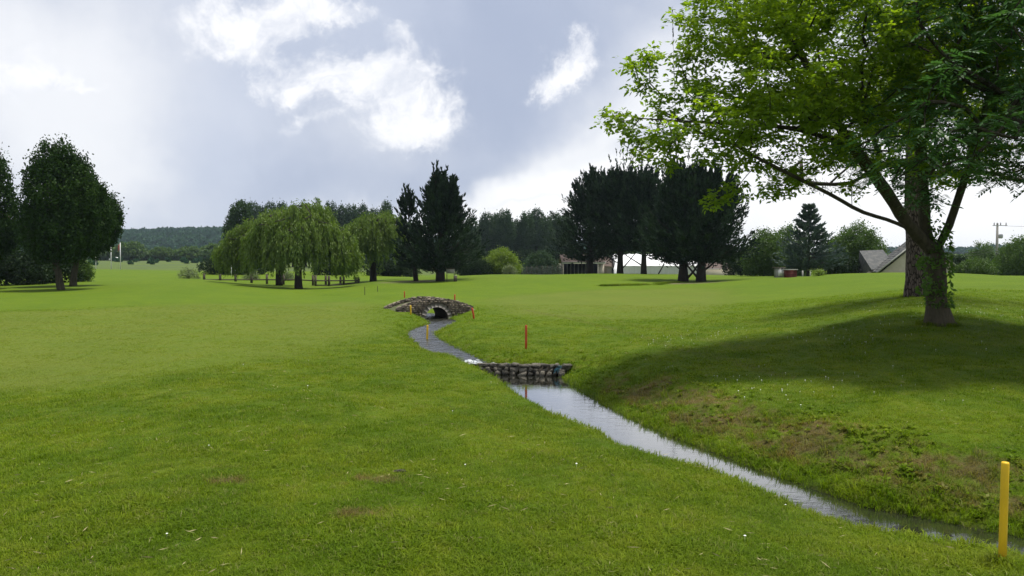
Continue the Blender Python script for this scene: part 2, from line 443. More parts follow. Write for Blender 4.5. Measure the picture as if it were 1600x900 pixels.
# ground sheet
m_ground, t, b, o = mat('lawn')
col, A, p, c, bn = grass_colour(t, 'GEOMETRY')
mead = t.mix(t.ss(t.noise(p, .12, 6, .7), .35, .65), (.075, .105, .040), (.095, .135, .025))
col = t.mix(A('meadow'), col, mead)
col = t.mix(A('track'), col, (.085, .085, .022))
col = t.mix(A('soil'), col, t.mix(c, (.22, .18, .12), (.16, .135, .08)))
fine = t.noise(p, 42, 6, .75); mid = t.noise(p, 160, 3, .7)
sp = t.ss(fine, .30, .62, .62, 1.12)
col = t.mix(1.0, col, t.vm('SCALE', (1, 1, 1), sp), 'MULTIPLY')
col = t.mix(A('bed'), col, (.028, .024, .014))
t.put(b.inputs['Base Color'], col); b.inputs['Roughness'].default_value = .9; b.inputs['Specular IOR Level'].default_value = .08
bump(t, t.m('ADD', t.noise(p, 26, 8, .8), t.m('MULTIPLY', t.noise(p, 6, 4, .7), 1.6)), b, .7, .035)

m_blade, t, b, o = mat('grass_blades')
col, A, p, c, bn = grass_colour(t, 'INSTANCER')
v = t.attr('var'); r_ = A('rnd')
col = t.mix(1.0, col, t.mix(v, (1.0, 1.0, .9), (2.1, 1.95, 1.6)), 'MULTIPLY')
col = t.mix(t.ss(r_, .90, 1.0, 0, .55), col, (.26, .23, .10))
t.put(b.inputs['Base Color'], col); b.inputs['Roughness'].default_value = .6; b.inputs['Specular IOR Level'].default_value = .07
tr = t.n('ShaderNodeBsdfTranslucent'); t.put(tr.inputs[0], t.mix(1.0, col, (1.3, 1.45, .7), 'MULTIPLY'))
mx = t.n('ShaderNodeMixShader'); mx.inputs[0].default_value = .35
t.put(mx.inputs[1], b.outputs[0]); t.put(mx.inputs[2], tr.outputs[0]); t.put(o.inputs[0], mx.outputs[0])


def water_mat(name, scale, strength, stretch, rough=.03, gain=1.7):
    m, t, b, o = mat(name)
    b.inputs['Base Color'].default_value = (.018, .019, .013, 1); b.inputs['Roughness'].default_value = .6
    b.inputs['Specular IOR Level'].default_value = 0
    gl = t.n('ShaderNodeBsdfGlossy'); gl.inputs['Roughness'].default_value = rough; gl.inputs['Color'].default_value = (1, 1, 1, 1)
    fr = t.n('ShaderNodeFresnel'); fr.inputs['IOR'].default_value = 1.5
    mx = t.n('ShaderNodeMixShader'); t.put(mx.inputs[0], t.m('MULTIPLY', fr.outputs[0], gain, clamp=True)); t.put(mx.inputs[1], b.outputs[0]); t.put(mx.inputs[2], gl.outputs[0]); t.put(o.inputs[0], mx.outputs[0])
    mp = t.n('ShaderNodeMapping'); t.put(mp.inputs[0], t.n('ShaderNodeNewGeometry').outputs['Position']); mp.inputs['Scale'].default_value = stretch
    h = t.m('ADD', t.noise(mp.outputs[0], scale, 4, .6, .6), t.m('MULTIPLY', t.noise(mp.outputs[0], scale * .22, 3, .6), 1.2))
    bump(t, h, b, strength, .02 if strength < .5 else .10)
    nl = b.inputs['Normal'].links[0].from_socket; t.put(gl.inputs['Normal'], nl)
    return m


m_water = water_mat('still_water', 6, .07, (.6, 1.7, 1), .04); m_riffle = water_mat('rippled_water', 3.2, .5, (.45, 1.5, 1), .16, .8)
m_bark = simple('maple_bark', (.034, .030, .019), (.100, .086, .056), 12, .9, 1.0, .06, (1, 1, .22))
m_pinebark, t, b, o = mat('plated_pine_bark')
mp = t.n('ShaderNodeMapping'); t.put(mp.inputs[0], t.n('ShaderNodeTexCoord').outputs['Object']); mp.inputs['Scale'].default_value = (1, 1, .28)
vo = t.n('ShaderNodeTexVoronoi', feature='DISTANCE_TO_EDGE'); t.put(vo.inputs['Vector'], t.vm('ADD', mp.outputs[0], t.vm('SCALE', t.noise(mp.outputs[0], 8, 3, .6, out='Color'), .09))); vo.inputs['Scale'].default_value = 19
e = t.ss(vo.outputs[0], 0, .18)
t.put(b.inputs['Base Color'], t.mix(e, (.022, .016, .013), t.mix(t.noise(mp.outputs[0], 10, 5, .6), (.085, .062, .052), (.20, .16, .14)))); b.inputs['Roughness'].default_value = .9
bump(t, t.m('ADD', e, t.m('MULTIPLY', t.noise(mp.outputs[0], 30, 4, .7), .4)), b, 1.0, .05)
m_darkbark = simple('dark_bark', (.022, .018, .015), (.045, .036, .028), 6, .95, .6, .03, (1, 1, .4))
m_stone = simple('rubble_stone', (.060, .050, .038), (.30, .25, .19), 7, .9, .8, .03)
m_ring = simple('dressed_arch_stone', (.14, .13, .12), (.24, .22, .20), 9, .85, .5, .01)
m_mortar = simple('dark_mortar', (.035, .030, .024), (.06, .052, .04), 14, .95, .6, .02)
m_rock = simple('weir_rock', (.036, .034, .028), (.17, .155, .125), 8, .85, .9, .03)
m_yellow = simple('yellow_paint', (.74, .47, .016), (.46, .30, .020), 9, .5, .35, .004, (1, 1, .25))
m_red = simple('red_paint', (.50, .060, .022), (.42, .05, .02), 20, .5, .1, .003)
m_oldwood = simple('weathered_timber', (.06, .05, .038), (.11, .095, .07), 10, .9, .5, .01, (1, 1, .3))
m_paleboard = simple('pale_board', (.32, .32, .29), (.24, .24, .22), 6, .8, .2)
m_cream = simple('cream_render', (.46, .42, .34), (.38, .34, .27), 3, .9, .2)
m_stonewall = simple('limestone_wall', (.32, .29, .25), (.22, .20, .17), 5, .9, .5, .03)
m_tile = simple('clay_roof_tile', (.095, .068, .055), (.07, .05, .042), 4, .85, .4, .02)
m_slate = simple('old_slate', (.045, .050, .052), (.15, .145, .13), 3, .7, .4, .02)
m_canvas = simple('white_canvas', (.80, .81, .82), (.76, .77, .79), 2, .6, .1)
m_plastic = simple('marquee_wall_sheet', (.52, .53, .52), (.44, .45, .44), 2.5, .5, .3, .02, (3, 3, .3))
m_dark = simple('dark_glass', (.015, .018, .018), (.03, .035, .035), 3, .15, 0)
m_metal = simple('galvanised_metal', (.35, .36, .37), (.28, .29, .30), 10, .5, .1)
m_whitep = simple('white_paint', (.72, .72, .70), (.62, .62, .60), 8, .5, .1)
m_redflag = simple('red_cloth', (.34, .09, .08), (.30, .08, .07), 5, .8, 0)
m_redwall = simple('red_boards', (.11, .022, .020), (.08, .018, .016), 5, .8, .2)
m_concrete = simple('grey_concrete', (.26, .25, .23), (.20, .19, .175), 4, .9, .3)
m_deck = simple('worn_turf_path', (.055, .080, .020), (.10, .095, .045), 5, .95, .6, .02)
m_foam = simple('white_water', (.75, .78, .82), (.55, .6, .66), 18, .4, .8, .02)
m_blue = simple('blue_net_cord', (.06, .20, .26), (.04, .14, .20), 12, .6, 0)
m_white_petal = simple('white_petals', (.75, .76, .72), (.7, .7, .68), 5, .7, 0)
m_tyre = simple('tyre_rubber', (.02, .02, .02), (.03, .03, .03), 5, .9, 0)

fo_maple = foliage('box_elder_leaves', (.100, .185, .014), (.20, .30, .026), .60, (1.75, 1.65, .5))
fo_ash = foliage('ash_leaves', (.040, .105, .034), (.080, .165, .055), .34, (1.3, 1.5, .7), .42, .5, .4)
fo_pine = foliage('pine_needles', (.045, .060, .045), (.085, .100, .075), .15)
fo_horn = foliage('hornbeam_leaves', (.011, .029, .007), (.034, .068, .011), .16, spec=.06)
fo_will = foliage('willow_leaves', (.072, .130, .016), (.150, .210, .038), .36, (1.45, 1.6, .6))
fo_cyp = foliage('cypress_sprays', (.005, .013, .008), (.032, .056, .028), .08, patch=.5, spec=.06)
fo_spruce = foliage('blue_spruce_needles', (.030, .058, .048), (.085, .120, .105), .10)
fo_pop = foliage('poplar_leaves', (.026, .052, .026), (.052, .085, .042), .2, spec=.06)
fo_oak = foliage('round_tree_leaves', (.042, .085, .016), (.085, .140, .026), .28)
fo_light = foliage('light_shrub_leaves', (.105, .160, .018), (.165, .220, .034), .35)
fo_bush = foliage('dark_bush_leaves', (.012, .026, .012), (.028, .048, .018), .15, spec=.06)
fo_sage = foliage('sage_shrub_leaves', (.11, .145, .075), (.17, .20, .11), .3)
fo_ivy = foliage('ivy_leaves', (.055, .125, .020), (.115, .200, .034), .35)
fo_hill = foliage('hill_wood_leaves', (.014, .050, .026), (.040, .095, .030), .15, patch=.02, spec=.06)
fo_reed = foliage('sedge', (.045, .085, .014), (.10, .15, .03), .3, patch=1)

# ------------------------------------------------------------------ ground sheet


def axis(lo, hi, fine_a, fine_b, step, g, g2=None):
    a = list(np.arange(fine_a, fine_b, step)); s = step; x = a[-1]
    while x < hi: s *= g; x += s; a.append(x)
    s = step; x = a[0]
    while x > lo: s *= (g2 or g); x -= s; a.insert(0, x)
    return np.array(a)


gx = axis(-2500, 2500, -4.3, 5.2, .08, 1.045)
gy = np.concatenate([[-60, -30, -15, -8, -4, -2, -1, 0, .5, 1, 1.5, 2, 2.3, 2.6, 2.8], np.arange(3, 18.5, .08), np.arange(18.5, 33, .12), np.arange(33, 76, .35)])
ya, s = [], .35; y = 76.
while y < 2600: ya.append(y); s *= 1.07; y += s
gy = np.concatenate([gy, ya])
XX, YY = np.meshgrid(gx, gy); xf, yf = XX.ravel(), YY.ravel()
ZZ, DD, LEFT, INS, WD = ground(xf, yf, True)
nx, ny = len(gx), len(gy)
ii = (np.arange(ny - 1)[:, None] * nx + np.arange(nx - 1)[None]).ravel()
Qg = np.stack([ii, ii + 1, ii + nx + 1, ii + nx], 1)


def sstep(v, a, b): t_ = np.clip((v - a) / (b - a), 0, 1); return t_ * t_ * (3 - 2 * t_)


def poly_mask(x, y, pix, soft):
    poly = [tuple(hit(*q))[:2] for q in pix]
    ins = inside(x, y, poly); d = seg_dist(x, y, poly + [poly[0]])
    s_ = soft * (.03 * np.hypot(x, y) + .5)
    return sstep(np.where(ins, d, -d) + .18 * np.sin(x * 1.3) * np.sin(y * .9) * s_, -s_, s_)


PM1 = [(-260, 500), (0, 487), (300, 474), (560, 471), (598, 479), (597, 500), (565, 528), (470, 552), (300, 580), (100, 605), (0, 612), (-260, 640)]
PM2 = [(745, 470), (800, 461), (930, 453), (1080, 449), (1140, 452), (1165, 466), (1085, 497), (900, 500), (780, 490)]


def masks(x, y, d, left, wd, ins):
    m = {}
    m['mown'] = np.clip(poly_mask(x, y, PM1, 1) + poly_mask(x, y, PM2, 1), 0, 1)
    m['far'] = sstep(y + np.abs(x) * .15, 14, 40)
    nz = np.sin(x * 2.3 + np.sin(y * 1.7) * 1.4) * np.sin(y * 2.9 + 1.3 * np.sin(x * 1.9)) * .5 + .5
    bankz = sstep(d, .08, .35) * (1 - sstep(d, .9, 1.9)) * (~left) * (y < 15.5) * sstep(16.2 - y, 0, 3)
    m['brown'] = bankz * (.30 + .52 * nz)
    m['brown'] = np.maximum(m['brown'], .35 * nz * sstep(d, .0, .2) * (1 - sstep(d, .4, .8)) * (~left) * (y > 15) * (y < 30))
    for cx, cy, r in ((-1.0, 5.9, .16), (-.98, 5.0, .12), (-2.1, 5.8, .12)): m['brown'] = np.maximum(m['brown'], .9 * np.exp(-(((x - cx) / r / 1.6) ** 2 + ((y - cy) / r) ** 2)))
    return m


mk = masks(xf, yf, DD, LEFT, WD, INS)
mk['meadow'] = np.maximum(sstep(yf, 138, 150) * (xf < -15), sstep(yf, 150, 190))
tr1 = [tuple(hit(*q))[:2] for q in ((825, 485), (900, 500), (980, 520), (1060, 545), (1150, 566), (1230, 590))]
tr2 = [tuple(hit(*q))[:2] for q in ((880, 487), (960, 500), (1060, 522), (1170, 545))]
kk = (yf > 8) & (yf < 45); tk = np.zeros(len(xf))
tk[kk] = np.maximum(np.exp(-(seg_dist(xf[kk], yf[kk], tr1) / .16) ** 2) * .45, np.exp(-(seg_dist(xf[kk], yf[kk], tr2) / .2) ** 2) * .3)
mk['track'] = tk
so = np.zeros(len(xf))
for (c, rx, ry, a) in ((hit(1088, 442.5), 2.8, 2.2, .75), (hit(650, 440), 3.0, 1.6, .8), (hit(620, 442), 2.0, 1.0, .6), (onp(1557, 118), 1.5, 1, .6)):
     so = np.maximum(so, a * (1 - sstep(np.hypot((xf - c.x) / rx, (yf - c.y) / ry), .6, 1.1)))
mk['soil'] = so
mk['bed'] = np.where(INS, 1, (1 - sstep(DD, .0, .12)) * .8) * (1 - sstep(yf, 32, 33.5))
g_me = mesh_np('ground', np.stack([xf, yf, ZZ], 1), [Qg], mk, True)
tag(link('ground', g_me, m_ground), kind='structure')

# water
for nm, ylo, yhi, zz, mm, gs in (('stream_water', -5, 16.33, ZL, m_water, .25), ('upper_stream_water', 16.42, 33.4, ZU, m_riffle, .05)):
    xs = np.arange(-17, 32, .25) if gs > .1 else np.arange(-5, 0, gs); ys = np.arange(ylo, yhi + .01, gs)
    X_, Y_ = np.meshgrid(xs, ys); fx, fy = X_.ravel(), Y_.ravel()
    ins = inside(fx, fy, WPOLY); dd = np.minimum(seg_dist(fx, fy, LW), seg_dist(fx, fy, RW)); ok = (ins | (dd < .55)).reshape(X_.shape)
    q = ok[:-1, :-1] & ok[1:, :-1] & ok[:-1, 1:] & ok[1:, 1:]
    a = np.nonzero(q.ravel())[0]; r0 = a // (len(xs) - 1); c0 = a % (len(xs) - 1); i0 = r0 * len(xs) + c0
    wv_ = 0 if gs > .1 else .006 * np.sin(fy * 17 + 2.2 * np.sin(fx * 3.1 + fy * .7)) + .005 * np.sin(fy * 29 + fx * 5 + 1.5 * np.sin(fx * 7)) + .004 * np.sin(fx * 15 - fy * 11 + 2 * np.sin(fy * 2))
    me = mesh_np(nm, np.stack([fx, fy, zz + wv_ + np.zeros(len(fx))], 1), [np.stack([i0, i0 + 1, i0 + len(xs) + 1, i0 + len(xs)], 1)])
    tag(link(nm, me, mm), kind='structure')

# ------------------------------------------------------------------ grass blades


def blade_tuft(name, nb, h, spread, wdt, lean, rg):
    mb = MB()
    for i in range(nb):
        a = rg.random() * 6.283; r = spread * math.sqrt(rg.random()); b0 = np.array([r * math.cos(a), r * math.sin(a), -.01])
        a2 = a + rg.normal(0, .9); l = h * (.55 + .6 * rg.random()); le = lean * (.3 + rg.random())
        dr = np.array([math.cos(a2), math.sin(a2), 0]); sd_ = np.array([-dr[1], dr[0], 0]) * wdt * .5
        p1 = b0 + dr * l * le * .35 + np.array([0, 0, l * .6]); p2 = b0 + dr * l * le * 1.1 + np.array([0, 0, l * (1 - .35 * le)])
        V = [b0 - sd_, b0 + sd_, p1 + sd_ * .8, p1 - sd_ * .8, p2]
        mb.add(V, [(0, 1, 2, 3)], [(3, 2, 4)], rg.random())
    return mb.mesh(name)


def scatter(name, pts, scl, attrs, protos, mt, label, cat, zrot=True):
    """one 'stuff' object: blade tufts instanced on its points"""
    me = bpy.data.meshes.new(name); me.vertices.add(len(pts)); me.vertices.foreach_set('co', np.asarray(pts, np.float32).ravel())
    attrs = dict(attrs); attrs['scl'] = scl; attrs['rnd'] = rng.random(len(pts))
    for k, v_ in attrs.items():
        a = me.attributes.new(k, 'FLOAT', 'POINT'); a.data.foreach_set('value', np.asarray(v_, np.float32))
    ob = bpy.data.objects.new(name, me); COL.objects.link(ob); me.materials.append(mt)
    ng = bpy.data.node_groups.new(name + '_nodes', 'GeometryNodeTree')
    ng.interface.new_socket('Geometry', in_out='INPUT', socket_type='NodeSocketGeometry'); ng.interface.new_socket('Geometry', in_out='OUTPUT', socket_type='NodeSocketGeometry')
    N = ng.nodes; L = ng.links
    gi = N.new('NodeGroupInput'); go = N.new('NodeGroupOutput'); jn = N.new('GeometryNodeJoinGeometry')
    for k, pm in enumerate(protos):
        po = bpy.data.objects.new(name + '_piece', pm)
        if not pm.materials: pm.materials.append(mt)
        oi = N.new('GeometryNodeObjectInfo'); oi.inputs['Object'].default_value = po; oi.inputs['As Instance'].default_value = True
        iop = N.new('GeometryNodeInstanceOnPoints'); L.new(gi.outputs[0], iop.inputs['Points']); L.new(oi.outputs['Geometry'], iop.inputs['Instance'])
        na = N.new('GeometryNodeInputNamedAttribute'); na.data_type = 'FLOAT'; na.inputs[0].default_value = 'scl'; L.new(na.outputs[0], iop.inputs['Scale'])
        nr = N.new('GeometryNodeInputNamedAttribute'); nr.data_type = 'FLOAT'; nr.inputs[0].default_value = 'rnd'
        mu = N.new('ShaderNodeMath'); mu.operation = 'MULTIPLY'; L.new(nr.outputs[0], mu.inputs[0]); mu.inputs[1].default_value = 6.283 * 37
        cx = N.new('ShaderNodeCombineXYZ'); L.new(mu.outputs[0], cx.inputs[2]); L.new(cx.outputs[0], iop.inputs['Rotation'])
        if len(protos) > 1:
            m2 = N.new('ShaderNodeMath'); m2.operation = 'MULTIPLY'; L.new(nr.outputs[0], m2.inputs[0]); m2.inputs[1].default_value = len(protos) * 101.0
            m3 = N.new('ShaderNodeMath'); m3.operation = 'FLOORED_MODULO'; L.new(m2.outputs[0], m3.inputs[0]); m3.inputs[1].default_value = len(protos)
            m4 = N.new('ShaderNodeMath'); m4.operation = 'FLOOR'; L.new(m3.outputs[0], m4.inputs[0])
            m5 = N.new('ShaderNodeMath'); m5.operation = 'COMPARE'; L.new(m4.outputs[0], m5.inputs[0]); m5.inputs[1].default_value = k; m5.inputs[2].default_value = .1
            L.new(m5.outputs[0], iop.inputs['Selection'])
        L.new(iop.outputs[0], jn.inputs[0])
    L.new(jn.outputs[0], go.inputs[0])
    md = ob.modifiers.new('scatter', 'NODES'); md.node_group = ng
    return tag(ob, label, cat, kind='stuff')


BR = Vector((-2.83, 30.0, ZU))          # bridge: middle of the near face at water level
BA = rad(19)                            # its tunnel runs back and to the left


def bl(X, Yb, Z): return np.array([BR.x + X * math.cos(BA) - Yb * math.sin(BA), BR.y + X * math.sin(BA) + Yb * math.cos(BA), Z])


def clear_of_bridge(x, y):
    lx = (x - BR.x) * math.cos(BA) + (y - BR.y) * math.sin(BA); ly = -(x - BR.x) * math.sin(BA) + (y - BR.y) * math.cos(BA)
    return ~((np.abs(lx) < 1.55) & (ly > -.15) & (ly < 2.3))


N0 = 150000
r = (3.0 ** .35 + rng.random(N0) * (34 ** .35 - 3.0 ** .35)) ** (1 / .35); th = rng.uniform(-.68, .68, N0)
x, y = r * np.sin(th), r * np.cos(th)
z, d, lf, ins, wd = ground(x, y, True)
ok = (~ins) & (d > .03) & clear_of_bridge(x, y); x, y, z, d, lf, wd, ins, r = [q[ok] for q in (x, y, z, d, lf, wd, ins, r)]
mm = masks(x, y, d, lf, wd, ins)
patch = np.sin(x * 2.1 + 1.5 * np.sin(y * 1.3)) * np.sin(y * 2.7 + np.sin(x * 1.7)) + .6 * np.sin(x * 7 + y * 3) * np.sin(y * 6 - x * 2)
sc = (.6 + .8 * rng.random(len(x)) ** 1.5) * (1 + .28 * np.clip(patch, -1, 1.2)) * (1 - .42 * mm['mown']) * (1 + .35 * np.clip((r - 8) / 20, 0, 1)) * (1 + .35 * (d < .5))
tufts = [blade_tuft('tuft_%s' % q, 11, .042, .045, .0045, .9, rng) for q in 'abcd']
scatter('mown_grass', np.stack([x, y, z], 1), sc, mm, tufts, m_blade, 'short mown green grass covering the whole lawn around the stream', 'grass')
# longer growth on the banks
N1 = 60000
r = (3.0 ** .5 + rng.random(N1) * (32 ** .5 - 3.0 ** .5)) ** 2; th = rng.uniform(-.68, .68, N1); x, y = r * np.sin(th), r * np.cos(th)
z, d, lf, ins, wd = ground(x, y, True)
lim = np.where(lf, .42, 1.3); pr = np.where(lf, .9, .30 + .5 * (d < .3))
ok = (~ins) & (d < lim) & (d > -.01) & (rng.random(len(x)) < pr) & clear_of_bridge(x, y)
x, y, z, d, lf, wd, ins = [q[ok] for q in (x, y, z, d, lf, wd, ins)]
mm = masks(x, y, d, lf, wd, ins); mm['brown'] = mm['brown'] * .8
sc = (.5 + .9 * rng.random(len(x)) ** 2) * np.where(lf, np.where((y < 9), .45, .75) - .2 * (d > .25), 1.0)
n4 = 380; a4 = rng.random(n4) * 6.283; cxy = np.array([(8.55, 16.0)] * 180 + [(11.29, 22.3)] * 80 + [(2.80, 4.52)] * 50 + [(1.9, .0)] * 0 + [(0.31, 17.3)] * 30 + [(-2.0, 18.6)] * 40); r4 = np.where(np.arange(n4) < 260, .22, .03) + np.where(np.arange(n4) < 260, .2, .09) * rng.random(n4) ** 2
xa4, ya4 = cxy[:, 0] + r4 * np.cos(a4), cxy[:, 1] + r4 * np.sin(a4); z4, d4, l4, i4, w4 = ground(xa4, ya4, True); m4_ = masks(xa4, ya4, d4, l4, w4, i4)
x, y, z = np.concatenate([x, xa4]), np.concatenate([y, ya4]), np.concatenate([z, z4]); mm = {k_: np.concatenate([mm[k_], m4_[k_]]) for k_ in mm}; sc = np.concatenate([sc, np.where(np.arange(n4) < 260, .6, .45) + .6 * rng.random(n4)])
tl = [blade_tuft('long_tuft_%s' % q, 9, .12, .03, .006, 1.1, rng) for q in 'ab']
scatter('bank_grass', np.stack([x, y, z], 1), sc, mm, tl, m_blade, 'longer rough grass growing down both stream banks to the water', 'grass')
# broad-leaved weeds on the right bank
N2 = 16000
r = (4 ** .5 + rng.random(N2) * (24 ** .5 - 2)) ** 2; th = rng.uniform(-.1, .66, N2); x, y = r * np.sin(th), r * np.cos(th)
z, d, lf, ins, wd = ground(x, y, True)
cl = np.sin(x * 4.1 + np.sin(y * 3)) * np.sin(y * 3.7 + x) + rng.normal(0, .4, len(x))
ok = (~ins) & (~lf) & (d > .12) & (d < 1.7) & (y < 18) & (cl > .15)
x, y, z, d, lf, wd, ins = [q[ok] for q in (x, y, z, d, lf, wd, ins)]
wm = []
for q in range(3):
    mb = MB(); n = 9; a = rng.random(n) * 6.283; D = np.stack([np.cos(a), np.sin(a), .35 + .5 * rng.random(n)], 1)
    mb.leaves(np.tile([0, 0, .005], (n, 1)) + rng.normal(0, .008, (n, 3)), D, .035 + .035 * rng.random(n), .014, rng, side=np.tile([0, 0, 1.], (n, 1)) + rng.normal(0, .3, (n, 3)))
    wm.append(mb.mesh('weed_leaf_rosette'))
mm = masks(x, y, d, lf, wd, ins); mm['brown'] = mm['brown'] * (rng.random(len(x)) < .4)
scatter('bank_weeds', np.stack([x, y, z], 1), .5 + .65 * rng.random(len(x)), mm, wm, m_blade, 'low broad-leaved weeds matted over the brown right bank', 'weeds')
fr_ = np.array([tuple(hit(*q))[:2] for q in ((940, 447.5), (965, 447), (1000, 446), (1030, 444.5), (1060, 442))]); nf_ = 1300; t_ = rng.random(nf_) * 3.999; i_ = t_.astype(int); f_ = (t_ - i_)[:, None]  # dark strip of tufts added to stand in for the cypress shadow
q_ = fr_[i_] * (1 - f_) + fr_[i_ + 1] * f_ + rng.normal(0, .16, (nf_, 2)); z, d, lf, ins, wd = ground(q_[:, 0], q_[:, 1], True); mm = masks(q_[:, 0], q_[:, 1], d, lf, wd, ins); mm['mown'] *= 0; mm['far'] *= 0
scatter('shade_streak_tufts', np.stack([q_[:, 0], q_[:, 1], z], 1), 1.2 + 1.1 * rng.random(nf_), mm, tl, m_blade, 'narrow dark streak of added long grass tufts standing in for cypress shade on the far green', 'grass')
# daisies and clover heads under the trees
N3 = 1500
x = rng.uniform(2.5, 14, N3); y = rng.uniform(6.5, 20, N3); g = np.sin(x * 1.1) * np.sin(y * .9 + .5) + rng.normal(0, .5, N3)
z, d, lf, ins, wd = ground(x, y, True); ok = (~ins) & (d > 1.2) & (~lf) & (g > .35) & (x / y < .72) & (x > 2.2 + .0 * y)
x, y, z = x[ok], y[ok], z[ok]
xs = rng.uniform(-5, 2, 14); ys = rng.uniform(4.2, 14, 14); z2, d2, lf2, i2, w2 = ground(xs, ys, True); ok = (~i2) & (d2 > .6)
x = np.concatenate([x, xs[ok]]); y = np.concatenate([y, ys[ok]]); z = np.concatenate([z, z2[ok]])
mb = MB(); an = np.arange(8) / 8 * 6.283
V = np.concatenate([[[0, 0, .052]], np.stack([.010 * np.cos(an), .010 * np.sin(an), np.full(8, .046)], 1)]); k = np.arange(8)
mb.add(V, None, np.stack([np.zeros(8, int), 1 + k, 1 + (k + 1) % 8], 1), .5); mb.tube([(0, 0, 0), (0, 0, .046)], .001, 3)
scatter('lawn_daisies', np.stack([x, y, z], 1), .5 + .5 * rng.random(len(x)), {}, [mb.mesh('daisy_head')], m_white_petal, 'tiny white daisies sprinkled over the shaded lawn by the trees', 'flowers')

# dry clippings and stems lying in the turf
n = 2600; r = 3.6 + 10 * rng.random(n) ** 1.3; th = rng.uniform(-.66, .66, n); x, y = r * np.sin(th), r * np.cos(th)
z, d, lf, ins, wd = ground(x, y, True); cl = np.sin(x * 1.7 + 2 * np.sin(y * .9)) * np.sin(y * 1.9) + rng.normal(0, .6, n); ok = (~ins) & (d > .2) & (cl > .1)
x, y, z = x[ok], y[ok], z[ok]; n = len(x); a = rng.random(n) * 6.283
mb = MB(); mb.leaves(np.stack([x, y, z + .018 + .012 * rng.random(n)], 1), np.stack([np.cos(a), np.sin(a), rng.normal(0, .25, n)], 1), .03 + .06 * rng.random(n), .0016 + .0018 * rng.random(n), rng)
tag(mb.build('dry_clippings', simple('dry_straw', (.34, .30, .15), (.20, .17, .08), 3, .8, 0)), 'dry straw coloured clippings scattered over the foreground turf', 'clippings', kind='stuff')

# ------------------------------------------------------------------ reeds at the water edge


def sedge(loc, n, h, rg, mb):
    for i in range(n):
        a = rg.random() * 6.283; l = h * (.5 + .6 * rg.random()); dr = np.array([math.cos(a), math.sin(a), 0]) * l * rg.uniform(.1, .55)
        b0 = np.array(loc) + np.array([rg.normal(0, .035), rg.normal(0, .035), -.03]); sd_ = np.array([dr[1], -dr[0], 0]); sd_ = sd_ / (np.linalg.norm(sd_) + 1e-6) * .0035
        p1 = b0 + dr * .35 + np.array([0, 0, l * .6]); p2 = b0 + dr + np.array([0, 0, l * .95])
        mb.add([b0 - sd_, b0 + sd_, p1 + sd_, p1 - sd_, p2], [(0, 1, 2, 3)], [(3, 2, 4)], rg.random())


mb = MB()
for poly, off, lo, hi in ((LW, -.02, 13, 24), (RW, .03, 14, 24)):
    for i in range(lo, min(hi, len(poly) - 1)):
        (ax, ay), (bx, by) = poly[i], poly[i + 1]; L_ = math.hypot(bx - ax, by - ay)
        for q in range(int(L_ * 9)):
            if random.random() < .5: continue
            t_ = random.random(); xx_, yy_ = ax + (bx - ax) * t_ + random.gauss(0, .04), ay + (by - ay) * t_ + random.gauss(0, .04)
            sedge((xx_, yy_, gz(xx_, yy_)), random.randint(2, 7), random.choice((.12, .16, .24)), rng, mb)
tag(mb.build('water_sedge', fo_reed), 'thin upright sedge blades fringing the lower pool edges', 'sedge', kind='stuff')

# ------------------------------------------------------------------ stones, bridge, weir


def hull_stone(size, rg, n=15, boxy=.6):
    bm = bmesh.new()
    for i in range(n):
        v_ = rg.normal(size=3); v_ /= np.linalg.norm(v_)
        bxy = np.sign(v_) * np.minimum(1, np.abs(v_) * 2.0); v_ = v_ * (1 - boxy) + bxy * boxy
        bm.verts.new(v_ * np.array(size) * .5 * rg.uniform(.85, 1.05))
    bmesh.ops.convex_hull(bm, input=bm.verts)
    loose = [v_ for v_ in bm.verts if not v_.link_faces]
    bmesh.ops.delete(bm, geom=loose, context='VERTS'); bmesh.ops.triangulate(bm, faces=bm.faces[:])
    bm.verts.ensure_lookup_table(); bm.verts.index_update()
    V = np.array([v_.co[:] for v_ in bm.verts]); T = np.array([[l.vert.index for l in f.loops] for f in bm.faces]); bm.free()
    return V, T


ST = [hull_stone((1, 1, 1), rng) for i in range(12)]
R_IN, R_OUT, BK = .44, .58, .155


def btop(X): return .26 - BK * X * X * (1.0 if X > 0 else .95)


bridge = thing('stone_bridge', tuple(bl(0, 1.0, ZU)), 'small humped stone footbridge with a single round arch over the stream', 'bridge')


def wall_slab(y0, y1, x0, x1, name, par):
    mb = MB(); N_ = 44; xs = np.linspace(x0, x1, N_)
    for i in range(N_ - 1):
        xa, xb = xs[i], xs[i + 1]
        def lowz(X): return ZU - .3 if abs(X) > R_IN + .01 else ZU + math.sqrt(max(0, (R_IN + .01) ** 2 - X * X))
        za, zb = lowz(xa), lowz(xb)
        V = [bl(xa, y0, za), bl(xb, y0, zb), bl(xb, y0, btop(xb)), bl(xa, y0, btop(xa)), bl(xa, y1, za), bl(xb, y1, zb), bl(xb, y1, btop(xb)), bl(xa, y1, btop(xa))]
        mb.add(V, [(0, 1, 2, 3), (5, 4, 7, 6), (3, 2, 6, 7), (1, 0, 4, 5)], None, .5)
    return mb.build(name, m_mortar, par)


wall_slab(0, .28, -1.5, 1.40, 'near_wall', bridge).name = 'parapet_wall'
wall_slab(1.85, 2.13, -1.65, 1.45, 'parapet_wall', bridge)
